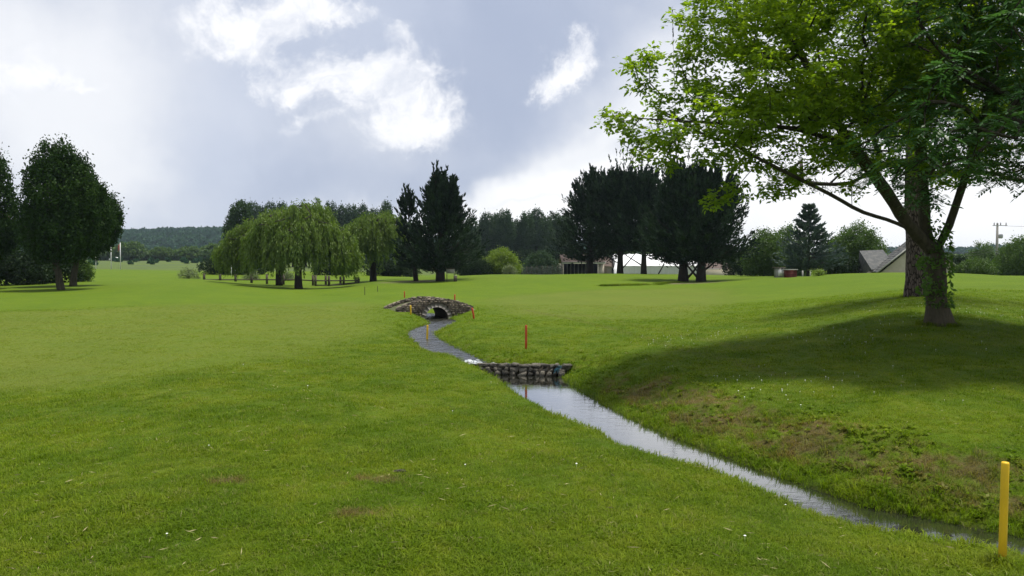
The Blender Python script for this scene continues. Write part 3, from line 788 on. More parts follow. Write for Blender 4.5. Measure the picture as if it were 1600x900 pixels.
# vault and deck
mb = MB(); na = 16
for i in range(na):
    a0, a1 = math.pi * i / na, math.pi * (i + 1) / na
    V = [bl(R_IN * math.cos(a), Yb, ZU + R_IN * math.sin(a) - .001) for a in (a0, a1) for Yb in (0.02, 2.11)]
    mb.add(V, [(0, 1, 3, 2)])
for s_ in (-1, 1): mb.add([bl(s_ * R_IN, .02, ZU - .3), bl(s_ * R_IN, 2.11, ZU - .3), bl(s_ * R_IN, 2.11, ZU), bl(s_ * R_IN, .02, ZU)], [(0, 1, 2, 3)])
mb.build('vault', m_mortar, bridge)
mb = MB(); xs = np.linspace(-1.6, 1.45, 20)
for i in range(19):
    mb.add([bl(xs[i], .28, btop(xs[i]) - .10), bl(xs[i + 1], .28, btop(xs[i + 1]) - .10), bl(xs[i + 1], 1.85, btop(xs[i + 1]) - .10), bl(xs[i], 1.85, btop(xs[i]) - .10)], [(0, 1, 2, 3)])
mb.build('deck', m_deck, bridge)
# arch ring, each stone apart
nv = 11
for fy in (-.045,):
    for i in range(nv):
        a0, a1 = math.pi * (i + .04) / nv, math.pi * (i + .96) / nv; mb = MB(); V = []
        ro = R_OUT + rng.uniform(-.01, .02); pr_ = rng.uniform(-.01, .012)
        for yb in (fy + pr_, .05):
            for (a_, r_) in ((a0, R_IN), ((a0 + a1) / 2, R_IN), (a1, R_IN), (a1, ro), ((a0 + a1) / 2, ro + .006), (a0, ro)):
                V.append(bl(r_ * math.cos(a_), yb, ZU + r_ * math.sin(a_)))
        Q = [(0, 1, 4, 5), (1, 2, 3, 4), (6, 11, 10, 7), (7, 10, 9, 8)] + [(k_, (k_ + 1) % 6 + 0, (k_ + 1) % 6 + 6, k_ + 6) for k_ in range(6)]
        mb.add(V, Q, None, rng.random()); mb.build('arch_stone', m_ring, bridge)
# rubble facing (too small to single out): one part
mb = MB()
zc = ZU - .1
for (y0, side, x0, x1) in ((0, -1, -1.5, 1.40), (1.85, -1, -1.65, 1.45), (.28, 1, -1.5, 1.4)):
    zc = ZU - .12; row = 0
    while zc < .3:
        hh = rng.uniform(.055, .085); X = x0 + rng.uniform(-.05, .05)
        while X < x1:
            ww = rng.uniform(.07, .19); cx = X + ww / 2; X += ww + .006
            if zc + hh * .6 > btop(cx) or math.hypot(cx, zc + hh / 2 - ZU) < (R_OUT + .03 if side < 0 and y0 == 0 else R_IN + .05): continue
            V, T = ST[rng.integers(12)]
            s_ = np.array([ww * 1.02, rng.uniform(.06, .11), hh * 1.05])
            W_ = V * s_; W_ = np.array([bl(cx + q[0], y0 + q[1] + side * .0, zc + hh / 2 + q[2]) for q in W_]); mb.add(W_, None, T, rng.random())
        zc += hh + .004; row += 1
tag(mb.build('rubble_facing', m_stone, bridge), kind='stuff')
# coping stones standing on edge
for (y0, x0, x1) in ((.14, -1.5, 1.40), (1.99, -1.65, 1.45)):
    X = x0
    while X < x1:
        ww = rng.uniform(.13, .24); cx = X + ww / 2; V, T = ST[rng.integers(12)]
        sl = -2 * BK * cx; W_ = V * np.array([ww, .33, rng.uniform(.065, .10)])
        W_ = np.array([bl(cx + q[0], y0 + q[1], btop(cx) + .01 + q[2] + sl * q[0]) for q in W_])
        mb = MB(); mb.add(W_, None, T, rng.random()); mb.build('coping_stone', m_stone, bridge); X += ww * .97

weir = thing('stone_weir', (0, 16.35, ZL), 'low dam of piled dark rocks across the stream below the bridge', 'weir')
WA, WB = np.array([-1.02, 16.50]), np.array([1.08, 16.20])
WDIR = (WB - WA) / np.linalg.norm(WB - WA); WN = np.array([WDIR[1], -WDIR[0]]); WLEN = np.linalg.norm(WB - WA)
mb = MB(); c = (WA + WB) / 2; mb.box((c[0] - WN[0] * .16, c[1] - WN[1] * .16, (ZL - .3 + ZU - .02) / 2), (WLEN + .2, .22, ZU - ZL + .26), math.atan2(WDIR[1], WDIR[0]))
mb.build('core', m_mortar, weir)
ZTOP = -.455
for row, (z0, hh, off) in enumerate(((ZL - .03, .12, .03), (ZL + .05, .11, -.02), (ZL + .13, .09, -.07))):
    s_ = -.02
    while s_ < WLEN:
        ww = rng.uniform(.10, .22); q = WA + WDIR * (s_ + ww / 2) + WN * (off + rng.uniform(-.03, .04))
        V, T = ST[rng.integers(12)]; sz = np.array([ww * 1.1, rng.uniform(.14, .2), hh * rng.uniform(.85, 1.3)])
        a = math.atan2(WDIR[1], WDIR[0]) + rng.uniform(-.3, .3); W_ = V * sz; ti = rng.uniform(-.3, .3)
        W_ = np.stack([W_[:, 0] * math.cos(ti) - W_[:, 2] * math.sin(ti), W_[:, 1], W_[:, 0] * math.sin(ti) + W_[:, 2] * math.cos(ti)], 1)
        W_ = np.stack([W_[:, 0] * math.cos(a) - W_[:, 1] * math.sin(a), W_[:, 0] * math.sin(a) + W_[:, 1] * math.cos(a), W_[:, 2]], 1) + np.array([q[0], q[1], z0 + hh / 2])
        mb = MB(); mb.add(W_, None, T, rng.random()); mb.build('rock', m_rock, weir); s_ += ww
s_ = 0
while s_ < WLEN:
    ww = rng.uniform(.18, .34); q = WA + WDIR * (s_ + ww / 2) - WN * .10; V, T = ST[rng.integers(12)]
    W_ = V * np.array([ww * 1.05, .32, .07]); a = math.atan2(WDIR[1], WDIR[0])
    W_ = np.stack([W_[:, 0] * math.cos(a) - W_[:, 1] * math.sin(a), W_[:, 0] * math.sin(a) + W_[:, 1] * math.cos(a), W_[:, 2]], 1) + np.array([q[0], q[1], ZTOP - .04 + rng.uniform(-.012, .012) + .02 * s_ / WLEN])
    mb = MB(); mb.add(W_, None, T, .55 + .45 * rng.random()); mb.build('cap_stone', m_rock, weir); s_ += ww
# white water at the lip
mb = MB()
for i in range(55):
    q = np.array([-.98, 16.74]) + rng.normal(0, 1, 2) * np.array([.17, .16]); hh = rng.uniform(.02, .07); V, T = ST[rng.integers(12)]
    mb.add(V * np.array([.10, .05, .02]) * rng.uniform(.5, 1.2) + np.array([q[0] + .07, q[1], ZU + .006]), None, T, rng.random())
tag(mb.build('water_foam', m_foam, smooth=True), 'patch of white churned water where the stream reaches the weir', 'foam', kind='stuff')
mb = MB()
for i in range(6):
    a = rng.uniform(0, 6.28, 14).cumsum() * .25; pts = np.array([.98, 16.10, ZL + .13]) + np.cumsum(np.stack([np.cos(a), np.sin(a) * .5, np.sin(a * 1.7)], 1) * .035, 0) - np.array([.05, 0, 0])
    pts[:, 2] = np.clip(pts[:, 2], ZL + .01, ZTOP); pts[:, 1] = np.minimum(pts[:, 1], 16.12); mb.tube(pts, .003, 4, cap=False)
tag(mb.build('cord_tangle', m_blue), 'tangle of blue green netting cord caught on the right end of the weir', 'netting')

# dark earth clods on the lawn
cl_ = thing('earth_clod', tuple(hit(622, 738)), 'dark lump of earth lying on the bare patch of foreground lawn', 'clod')
for i in range(4):
    V, T = ST[i]; mb = MB(); q = np.array(cl_.location) + np.array([rng.uniform(-.05, .06), rng.uniform(-.02, .02), .008])
    mb.add(V * np.array([.07, .04, .03]) * rng.uniform(.6, 1.1) + q, None, T, rng.random()); mb.build('lump', m_mortar, cl_)

# ------------------------------------------------------------------ marker stakes


def stake(px, Y, h, r, m, label, grp, cat='stake', lean=(0, 0), base=None):
    b_ = base or onp(px, Y); t_ = thing('marker_stake', tuple(b_), label, cat, grp)
    mb = MB(); k = 14
    top = np.array([lean[0] * h, lean[1] * h, h]); b0 = np.array(b_)
    mb.tube([b0 - (0, 0, .12), b0 + top * .33, b0 + top * .66, b0 + top * .985, b0 + top], [r, r, r, r * .99, r * .86], k)
    mb.build('post', m, t_, True); return t_


def top_for(px, pyt, b_): return P(px, pyt, b_.y).z - b_.z


b_ = Vector((2.80, 4.52, gz(2.80, 4.52)))
s1 = stake(0, 0, top_for(1577, 722, b_), .0215, m_yellow, 'tall thick yellow stake in the near bank at the right edge', 'yellow marker stakes', lean=(.012, 0), base=b_)
b_ = hit(667, 543); b_ = Vector((b_.x, b_.y, b_.z)); stake(0, 0, top_for(668, 508, b_), .026, m_yellow, 'yellow stake beside the bend between bridge and weir', 'yellow marker stakes', base=b_, lean=(.03, 0))
b_ = Vector((P(642, 491, 28).x, 28, gz(P(642, 491, 28).x, 28))); stake(0, 0, top_for(641, 477, b_), .027, m_yellow, 'short yellow stake in front of the left bridge wall', 'yellow marker stakes', base=b_, lean=(-.03, 0))
b_ = hit(822, 546); stake(0, 0, top_for(822, 508, b_), .026, m_red, 'upright red stake on the grass behind the weir', 'red marker stakes', base=b_)
b_ = hit(741, 498); stake(0, 0, top_for(738, 481, b_), .03, m_red, 'red stake leaning left at the right end of the bridge', 'red marker stakes', base=b_, lean=(-.2, 0))
for px, py, pt_, lb in ((710.5, 471, 460, 'far red stake seen just above the right half of the bridge'), (632, 464, 455, 'far red stake standing behind the left part of the bridge')):
    b_ = hit(px, py + 1.5) if px < 700 else Vector(((px - 800) / F * 34, 34, gz((px - 800) / F * 34, 34))); stake(0, 0, top_for(px, pt_, b_), .03, m_red, lb, 'red marker stakes', base=b_)
for px, py, pt_, lb in ((570, 461, 448, 'thin dark stake on the lawn left of the bridge, nearer the fence'), (590, 456, 447, 'thin dark stake on the lawn between fence and small conifer')):
    b_ = hit(px, py); stake(0, 0, max(.3, top_for(px, pt_, b_)), .02, m_oldwood, lb, 'thin dark stakes', base=b_)

# ------------------------------------------------------------------ tree builders


def smooth_path(pts, n):
    pts = np.asarray(pts, float); t_ = np.linspace(0, len(pts) - 1, n); i = np.clip(t_.astype(int), 0, len(pts) - 2); f = (t_ - i)[:, None]
    g = lambda k: pts[np.clip(k, 0, len(pts) - 1)]
    p0, p1, p2, p3 = g(i - 1), g(i), g(i + 1), g(i + 2)
    return .5 * ((2 * p1) + (-p0 + p2) * f + (2 * p0 - 5 * p1 + 4 * p2 - p3) * f ** 2 + (-p0 + 3 * p1 - 3 * p2 + p3) * f ** 3)


def grow(paths, attr_pts, step, rg, sag=.05, wob=.06, pathw=.25):
    """paths: list of (points, parent_path or -1). returns pos, parent"""
    pos, par, plen = [], [], []; starts = []
    for pts, pp in paths:
        prev = -1
        if pp >= 0: dd = [np.linalg.norm(np.array(pos[k]) - np.array(pts[0])) for k in range(len(pos))]; prev = int(np.argmin(dd))
        starts.append(len(pos))
        for k, q in enumerate(pts):
            if prev >= 0 and k == 0 and pp >= 0: continue
            pos.append(np.array(q, float)); par.append(prev); plen.append(0 if prev < 0 else plen[prev] + np.linalg.norm(pos[-1] - pos[prev])); prev = len(pos) - 1
    nseed = len(pos); pa = np.zeros((nseed + len(attr_pts) * 40, 3)); pa[:nseed] = pos; pl = np.zeros(len(pa)); pl[:nseed] = plen; n = nseed
    first = 3
    dist = np.min(np.linalg.norm(attr_pts[:, None] - pa[None, :nseed], axis=2), 1)
    tips = []
    for ai in np.argsort(dist):
        a = attr_pts[ai]; dd = np.linalg.norm(pa[first:n] - a, axis=1) + pathw * pl[first:n]; j = first + int(np.argmin(dd)); L_ = np.linalg.norm(a - pa[j])
        k = max(1, int(L_ / step)); prev = j; p0 = pa[j].copy(); off = rg.normal(0, wob * L_, 3)
        for q in range(1, k + 1):
            f = q / k; pp = p0 + (a - p0) * f + off * math.sin(math.pi * f) + np.array([0, 0, sag * L_ * math.sin(math.pi * f)])
            if n >= len(pa): break
            pa[n] = pp; par.append(prev); pl[n] = pl[prev] + L_ / k; prev = n; n += 1
        tips.append(prev)
    return pa[:n], np.array(par), np.array(tips), nseed


def radii(par, R, e=2.1, rmin=.004):
    n = len(par); ch = np.zeros(n, int); acc = np.zeros(n)
    for i in range(n):
        if par[i] >= 0: ch[par[i]] += 1
    for i in range(n - 1, -1, -1):
        if ch[i] == 0: acc[i] = 1
        if par[i] >= 0: acc[par[i]] += acc[i]
    return np.maximum(R * (acc / acc[0]) ** (1 / e), rmin)


def wood(pos, par, rr, trunk_mb, branch_mb, thr, rg, flare=.5, tsides=14):
    n = len(pos); kids = [[] for _ in range(n)]
    for i in range(n):
        if par[i] >= 0: kids[par[i]].append(i)
    starts = [i for i in range(n) if par[i] < 0]; done = []
    while starts:
        s_ = starts.pop(); chain = [s_] if par[s_] < 0 else [par[s_], s_]; cur = s_
        while kids[cur]:
            ks = sorted(kids[cur], key=lambda k: -rr[k]); starts += ks[1:]; cur = ks[0]; chain.append(cur)
        rs = [rr[c] for c in chain]
        if par[s_] >= 0: rs[0] = rs[1]
        big = rs[0] > thr; root = par[s_] < 0
        (trunk_mb if big else branch_mb).tube(pos[chain], rs, tsides if root else (9 if big else (5 if rs[0] > .02 else 3)), rg.random(), flare if root else 0, rg if big else None, cap=big)


def in_lobes(lobes, n, rg, shell=.5):
    vol = np.array([l[3] * l[4] * l[5] for l in lobes]); pk = rg.choice(len(lobes), n, p=vol / vol.sum()); u_ = unit(rg.normal(size=(n, 3)))
    r_ = (shell + (1 - shell) * rg.random(n)) ** (1 / 2.0); Lb = np.array(lobes)[pk]
    return Lb[:, :3] + u_ * r_[:, None] * Lb[:, 3:6]


def clumps(centers, per, rad_, rg, size, width, dirbias, stretch=(1, 1, 1), rdir=1.0):
    n = len(centers) * per; c = np.repeat(centers, per, 0); off = rg.normal(size=(n, 3)) * .55; ra = np.repeat(np.broadcast_to(rad_, (len(centers),)), per)
    Pn = c + off * ra[:, None] * np.array(stretch); D = np.array(dirbias) + rg.normal(size=(n, 3)) * rdir
    v = np.clip(np.repeat(rg.random(len(centers)), per) * .6 + rg.random(n) * .4, 0, 1)
    return Pn, D, size * (.6 + .8 * rg.random(n)), width * (.7 + .6 * rg.random(n)), v


def broad_tree(name, base, trunk_top, R, lobes, nattr, per, crad, leaf, fmat, label, grp=None, bark=None, cat='tree', seed=1, lw=.35, stretch=(1, 1, 1), bias=(0, 0, -.2), lean=0, shell=.45, sub=1, twist=(0, 0)):
    rg = np.random.default_rng(seed); base = np.array(base, float); root = thing(name, tuple(base), label, cat, grp)
    lobes = [(base[0] + a, base[1] + b, base[2] + c, d_, e_, f_) for (a, b, c, d_, e_, f_) in lobes]
    top = base + np.array([lean, 0, trunk_top]); ztop = max(l[2] + l[5] * .6 for l in lobes); cx = np.mean([l[0] for l in lobes])
    path = smooth_path([base - (0, 0, .15), base + (top - base) * .5 + np.array([twist[0], 0, 0]), top, np.array([(top[0] + cx) / 2, base[1], ztop])], 12)
    A = in_lobes(lobes, nattr, rg, shell)
    pos, par, tips, ns = grow([(path, -1)], A, .5, rg, .03, .07)
    rr = radii(par, R, 2.0, .012); tm, bm_ = MB(), MB(); wood(pos, par, rr, tm, bm_, R * .5, rg, .35, 10)
    tm.build('trunk', bark or m_darkbark, root, True); bm_.build('branches', bark or m_darkbark, root)
    B = in_lobes(lobes, nattr * 2 * sub, rg, shell + .15)
    C = np.concatenate([A, B]); Pn, D, L_, W_, v = clumps(C, per, crad * rg.uniform(.6, 1.3, len(C)), rg, leaf, leaf * lw, bias, stretch)
    mb = MB(); mb.leaves(Pn, D, L_, W_, rg, v); mb.build('crown', fmat, root); return root


def conifer(name, base, H, R, z0, label, grp=None, seed=1, fmat=None, nb=170, spr=46, trunk_r=.25, up0=10, up1=74, limbs=(), lean=0, leaders=3, cat='tree', size=.38, pw=.8, tiers=0):
    rg = np.random.default_rng(seed); base = np.array(base, float); root = thing(name, tuple(base), label, cat, grp)
    tm = MB(); ax = lambda h: base + np.array([lean * h / H, 0, h])
    tm.tube([ax(-.15), ax(H * .12), ax(H * .3), ax(H * .6), ax(H * .93)], [trunk_r * 1.15, trunk_r, trunk_r * .8, trunk_r * .45, .03], 10, flare=.25, rg=rg)
    for pts, rr_ in limbs: tm.tube(base + smooth_path(pts, 7), np.linspace(rr_, rr_ * .5, 7), 6)
    tm.build('trunk', m_darkbark, root, True)
    mb = MB(); bmb = MB()
    def branchset(axf, z0_, H_, R_, nb_):
        t_ = np.sort(rg.random(nb_)) ** 1.1
        if tiers: t_ = (np.floor(t_ * tiers) + rg.uniform(0, .35, nb_)) / tiers
        for k in range(nb_):
            tt = t_[k]; h = z0_ + (H_ - z0_) * tt; rr_ = R_ * min(1, ((tt + .04) / .16)) ** .5 * (1 - tt) ** pw * rg.uniform(.58, 1.28) + .15
            el = rad(up0 + (up1 - up0) * tt + rg.normal(0, 7)); a = rg.random() * 6.283
            dr = np.array([math.cos(a) * math.cos(el), math.sin(a) * math.cos(el), math.sin(el)]); L_ = rr_ / math.cos(el)
            st = axf(h - math.tan(el) * rr_ * .55) if h - math.tan(el) * rr_ * .55 > z0_ * .6 else axf(z0_ * .75)
            en = axf(h) + np.array([math.cos(a), math.sin(a), 0]) * rr_ + np.array([0, 0, math.tan(el) * rr_ * .45]); dv = en - st
            f = rg.random(spr) ** .6 * .88 + .12; sag = -.12 * rr_ * np.sin(f * math.pi)
            pts = st + dv * f[:, None] + np.stack([0 * f, 0 * f, sag], 1) + rg.normal(size=(spr, 3)) * np.stack([.11 * rr_ * (1.15 - f)] * 2 + [.05 * rr_ * (1.15 - f)], 1) * 1.3
            D = unit(dv)[None] * 1.3 + np.array([0, 0, .55]) + rg.normal(size=(spr, 3)) * .42
            mb.leaves(pts, D, size * (.6 + .7 * rg.random(spr)), size * .17, rg, np.clip(.75 * rg.random() ** 1.5 + .3 * rg.random(spr), 0, 1))
            if k % 3 == 0: bmb.tube([st, st + dv * .5 - (0, 0, .05 * rr_), en - dv * .1], [.045, .03, .01], 3, cap=False)
    branchset(ax, z0, H * (.93 if leaders else 1), R, nb)
    for q in range(leaders):
        a = rg.random() * 6.283; o_ = np.array([math.cos(a), math.sin(a) * .6, 0]) * R * rg.uniform(.18, .6); hh = H * (1.0 if q == 0 else rg.uniform(.84, .99))
        branchset(lambda h, o_=o_: ax(h) + o_ * min(1, max(0, h / H)), z0 + (H - z0) * .4, hh, R * .36, nb // 6)
    mb.build('crown', fmat or fo_cyp, root); bmb.build('branches', m_darkbark, root); return root


def willow(base, R, H, lobes, label, seed, trunk_r=.28, nstr=420, zlow=1.6, lean=0):
    rg = np.random.default_rng(seed); base = np.array(base, float); root = thing('willow_tree', tuple(base), label, 'tree', 'weeping willows by the fence')
    lobes = [(base[0] + a, base[1] + b, base[2] + c, d_, e_, f_) for (a, b, c, d_, e_, f_) in lobes]
    u_ = unit(rg.normal(size=(nstr, 3))); u_[:, 2] = np.abs(u_[:, 2]) * .9 + .05 * rg.random(nstr); pk = rg.integers(len(lobes), size=nstr); Lb = np.array(lobes)[pk]
    tipsP = Lb[:, :3] + u_ * rg.uniform(.72, 1.04, (nstr, 1)) * Lb[:, 3:6]
    path = smooth_path([base - (0, 0, .15), base + (lean * .3, 0, H * .22), base + (lean, 0, H * .5), base + (lean, 0, H * .75)], 10)
    pos, par, tips, ns = grow([(path, -1)], tipsP[:130], .6, rg, .12, .06); rr = radii(par, trunk_r, 2.1, .01); tm, bm_ = MB(), MB(); wood(pos, par, rr, tm, bm_, trunk_r * .45, rg, .3, 10)
    tm.build('trunk', m_darkbark, root, True); bm_.build('branches', m_darkbark, root)
    mb = MB()
    for k in range(nstr):
        p0 = tipsP[k]; out_ = p0 - (base + np.array([0, 0, 0])); out_[2] = 0; out_ = out_ / (np.linalg.norm(out_) + .01)
        L_ = min(rg.uniform(.6, 3.2) * rg.uniform(.6, 1.2), p0[2] - base[2] - zlow * rg.uniform(.8, 1.7)); L_ = max(L_, .5)
        for sub in range(3):
            n = int(L_ * 13) + 5; f = np.sort(rg.random(n)); ofs = rg.normal(0, .14, 3)
            pts = p0 + ofs + out_[None] * (.35 * np.sqrt(f))[:, None] * min(1, L_) + np.stack([.04 * np.sin(f * 5 + k), 0 * f, -f * L_ + .12 * np.sin(np.minimum(f * 6, 3.14))], 1) + rg.normal(0, .045, (n, 3))
            D = np.array([0, 0, -1.]) + out_ * .3 + rg.normal(size=(n, 3)) * .32
            mb.leaves(pts, D, .30 * (.6 + .7 * rg.random(n)), .042, rg, np.clip(.5 * rg.random() + .5 * rg.random(n), 0, 1))
    # soft upper clumps
    Pn, D, Ls, Ws, v = clumps(tipsP[::2], 14, .34, rg, .26, .045, (0, 0, -.7), (1, 1, .8), .6); mb.leaves(Pn, D, Ls, Ws, rg, v)
    mb.build('crown', fo_will, root); return root


# ------------------------------------------------------------------ big trees on the right
mb_base = P(1468, 506, 16); mb_base.z = gz(mb_base.x, mb_base.y)
maple = thing('maple_tree', tuple(mb_base), 'large light green tree with a forked ivy-clad trunk overhanging the right lawn', 'tree')
rg = np.random.default_rng(3)
p_ = lambda px, py, Y: np.array(P(px, py, Y))
B0 = np.array(mb_base)
paths = [
    (smooth_path([B0 - (0, 0, .1), p_(1464, 470, 16), p_(1462, 430, 16), p_(1460, 395, 16), p_(1446, 360, 16), p_(1443, 300, 16), p_(1438, 220, 16.1), p_(1430, 120, 16.2), p_(1420, 0, 16.3)], 26), -1),
    (smooth_path([p_(1461, 395, 16), p_(1480, 358, 15.9), p_(1492, 325, 15.8), p_(1520, 240, 15.6), p_(1550, 130, 15.4)], 14), 0),
    (smooth_path([p_(1458, 392, 16), p_(1418, 350, 15.8), p_(1385, 300, 15.6), p_(1345, 245, 15.4), p_(1300, 180, 15.1), p_(1250, 80, 14.8)], 16), 0),
    (smooth_path([p_(1430, 362, 15.9), p_(1392, 345, 15.6), p_(1345, 330, 15.2), p_(1300, 305, 14.8), p_(1250, 280, 14.5), p_(1190, 250, 14.2)], 14), 0),
    (smooth_path([p_(1335, 235, 15.4), p_(1260, 205, 15), p_(1180, 195, 14.6), p_(1080, 190, 14.2), p_(1000, 185, 13.9)], 14), 2)]
# crown as pixel-outlined lobes with their own depths
lob = []
for (px, py, Y, rx, ry, rz) in ((1060, 190, 14.0, .85, 1.0, .55), (1050, 110, 14.2, .75, .9, .50), (1120, 215, 14.4, 1.1, 1.3, .6), (1170, 130, 14.6, 1.5, 1.7, 1.15), (1180, 20, 14.8, 1.3, 1.7, 1.1), (1240, 210, 14.9, 1.35, 1.7, 1.0),
                                (1290, 90, 15.3, 1.9, 2.3, 1.7), (1250, -60, 15.5, 1.8, 2.2, 1.2), (1350, 190, 15.6, 1.4, 2.0, 1.15), (1400, 50, 16, 2.2, 2.6, 1.8), (1480, 170, 16.2, 1.6, 2.3, 1.5), (1560, 60, 16.4, 2, 2.6, 1.9)):
    q = P(px, py, Y); lob.append((q.x, q.y, q.z, rx, ry, rz))
A = in_lobes(lob, 780, rg, .35)
extra = np.array([p_(*q) for q in ((957, 180, 13.8), (985, 205, 13.8), (990, 100, 14), (1015, 85, 14), (1005, 240, 13.9), (1065, 25, 14.2), (1085, 55, 14.2), (1040, 250, 14), (1150, 296, 14.1),  (970, 190, 14.1), (1000, 130, 14.2), (1210, 298, 14.4), (1120, 310, 14.2), (1025, 220, 14.3), (1330, 290, 15))])
A = np.concatenate([A, extra])
pos, par, tips, ns = grow(paths, A, .22, rg, .02, .08, .22)
rr = radii(par, .185, 1.85, .0035); tm, bm_ = MB(), MB(); wood(pos, par, rr, tm, bm_, .06, rg, .75, 22)
tm.build('trunk', m_bark, maple, True); bm_.build('branches', m_bark, maple)
# leaves hang along the outer twigs
tipset = []
nodep = pos[ns:]; nodepar = par[ns:]
lv = rr[ns:] < .016
cand = nodep[lv]; rep = 9; base_p = np.repeat(cand, rep, 0); n = len(base_p)
ex = np.repeat(pos[tips], 30, 0); base_p = np.concatenate([base_p, ex, np.repeat(extra, 12, 0)]); n = len(base_p)
base_p = base_p + rg.normal(size=(n, 3)) * np.array([.14, .14, .085]); dr = unit(rg.normal(size=(n, 3)) * np.array([1, 1, .5]) + np.array([-.1, 0, -.45]))
print('maple leaves', n)
mb = MB(); sv = rg.random(n)
tipp = base_p + dr * .09
sidev = unit(np.cross(dr, np.array([0, 0, 1.])))
for kk_, (so_, fo_) in enumerate(((0, 1.0), (.85, .45), (-.85, .45))):
    D = unit(dr * (1 if so_ == 0 else .6) + sidev * so_ + rg.normal(size=(n, 3)) * .18)
    mb.leaves(base_p + dr * .09 * fo_, D, .105 * (.7 + .5 * rg.random(n)), .028, rg, sv, side=np.array([0, 0, 1.]) + rg.normal(size=(n, 3)) * .55)
mb.build('crown', fo_maple, maple)
# ivy and shoots on the trunk
mb = MB(); n = 900
f = rg.random(n); ang = rg.uniform(-2.6, 1.2, n); zz_ = .35 + f * 1.75; cxs = B0[0] - .05 * f * 2; rad_i = .195 + .035 * rg.random(n)
keep = (np.sin(zz_ * 5 + ang) + rg.normal(0, .5, n)) > -.5
Pn = np.stack([B0[0] + rad_i * np.sin(ang) - .08 * f, B0[1] - rad_i * np.cos(ang), B0[2] + zz_], 1)[keep]
n = len(Pn); D = np.stack([Pn[:, 0] - B0[0], Pn[:, 1] - B0[1], -.15 * np.ones(n)], 1) + rg.normal(size=(n, 3)) * .3
mb.leaves(Pn, D, .07 + .05 * rg.random(n), .028, rg)
for (px, py) in ((1443, 405), (1437, 410), (1448, 440), (1440, 452), (1449, 455), (1455, 415)):
    q = p_(px, py, 15.75); k = 22; Pn = q + rg.normal(size=(k, 3)) * .055; mb.leaves(Pn, rg.normal(size=(k, 3)) + (0, 0, .2), .09, .03, rg)
mb.build('ivy', fo_ivy, maple)

# pine behind
pb = onp(1433, 22.3); pb.z = gz(pb.x, pb.y)
pine = thing('pine_tree', tuple(pb), 'pine with thick dark plated bark standing just behind the forked tree', 'tree')
rg = np.random.default_rng(8); B1 = np.array(pb)
pp = [(smooth_path([B1 - (0, 0, .15), B1 + (0, 0, 1.2), B1 + (-.05, 0, 3), B1 + (-.1, 0, 6), B1 + (0, 0, 9)], 16), -1)]
lobp = [(B1[0] + a, B1[1] + b, B1[2] + c, d_, e_, f_) for (a, b, c, d_, e_, f_) in ((-2.6, -.4, 3.4, 1.5, 1.6, .45), (-1.2, 0, 4.4, 1.7, 1.8, .8), (2.4, 0, 3.9, 2.2, 2, .8), (.4, 0, 6, 3, 3, 1.4), (.3, 0, 8.4, 2.4, 2.4, 1.3), (-3.4, 0, 3.2, .7, .8, .3), (3.2, 0, 5, 1.6, 1.6, .8))]
A = in_lobes(lobp, 260, rg, .3); pos, par, tips, ns = grow(pp, A, .4, rg, -.06, .07); rr = radii(par, .30, 2.1, .008); tm, bm_ = MB(), MB(); wood(pos, par, rr, tm, bm_, .12, rg, .22, 22)
tm.build('trunk', m_pinebark, pine, True); bm_.build('branches', m_darkbark, pine)
C = np.concatenate([A, in_lobes(lobp, 520, rg, .4)]); nn = 34; c = np.repeat(C, nn, 0) + rg.normal(size=(len(C) * nn, 3)) * np.array([.16, .16, .09]); n = len(c)
mb = MB(); mb.leaves(c, rg.normal(size=(n, 3)) * .7 + (0, 0, -.75), .18 * (.7 + .6 * rg.random(n)), .009, rg); mb.build('crown', fo_pine, pine)

# ash-like tree whose trunk stands right of the frame
ab = np.array([11.2, 14.0, gz(11.2, 14.0)])
ash = thing('ash_tree', tuple(ab), 'dark green tree with feathery compound leaves reaching in from the right edge', 'tree')
rg = np.random.default_rng(21)
pa_ = [(smooth_path([ab - (0, 0, .15), ab + (-.05, 0, 1.3), ab + (-.3, 0, 2.6), ab + (-.5, 0, 4.5), ab + (-.6, 0, 7)], 16), -1),
       (smooth_path([ab + (-.25, 0, 2.4), ab + (-1.4, -.3, 3.3), ab + (-2.8, -.6, 4.1), ab + (-4, -.8, 4.7)], 10), 0)]
lo = []
for (px, py, Y, rx, ry, rz) in ((1440, 250, 12.6, 1.0, 1.3, .62), (1500, 200, 12.9, 1.2, 1.6, .85), (1570, 150, 13.2, 1.3, 1.8, 1.1), (1420, 150, 12.9, 1.0, 1.4, .75), (1530, 40, 13.4, 1.8, 2.1, 1.4), (1600, 215, 13.3, 1.0, 1.6, .6), (1700, 60, 13.8, 2.4, 2.6, 2.0), (1500, 285, 12.6, .6, .8, .28), (1750, 240, 13.5, 1.6, 1.8, .9), (1640, -80, 14, 2.2, 2.4, 1.2), (1410, 292, 12.8, .5, .7, .3), (1850, -60, 14.5, 2.4, 2.6, 1.5)):
    q = P(px, py, Y); lo.append((q.x, q.y, q.z, rx, ry, rz))
A = in_lobes(lo, 430, rg, .4); pos, par, tips, ns = grow(pa_, A, .25, rg, .02, .08); rr = radii(par, .24, 1.8, .0035); tm, bm_ = MB(), MB(); wood(pos, par, rr, tm, bm_, .08, rg, .4, 14)
tm.build('trunk', m_bark, ash, True); bm_.build('branches', m_bark, ash)
lv = rr[ns:] < .014; cp = np.concatenate([np.repeat(pos[ns:][lv], 3, 0), np.repeat(pos[tips], 11, 0)]); n = len(cp); cp = cp + rg.normal(size=(n, 3)) * np.array([.16, .16, .11])
dr = unit(rg.normal(size=(n, 3)) * np.array([1, 1, .35]) + (-.25, -.1, -.25)); sv = rg.random(n); mb = MB(); print('ash leaves', n * 11)
sidev = unit(np.cross(dr, np.array([0, 0, 1.]) + rg.normal(size=(n, 3)) * .25))
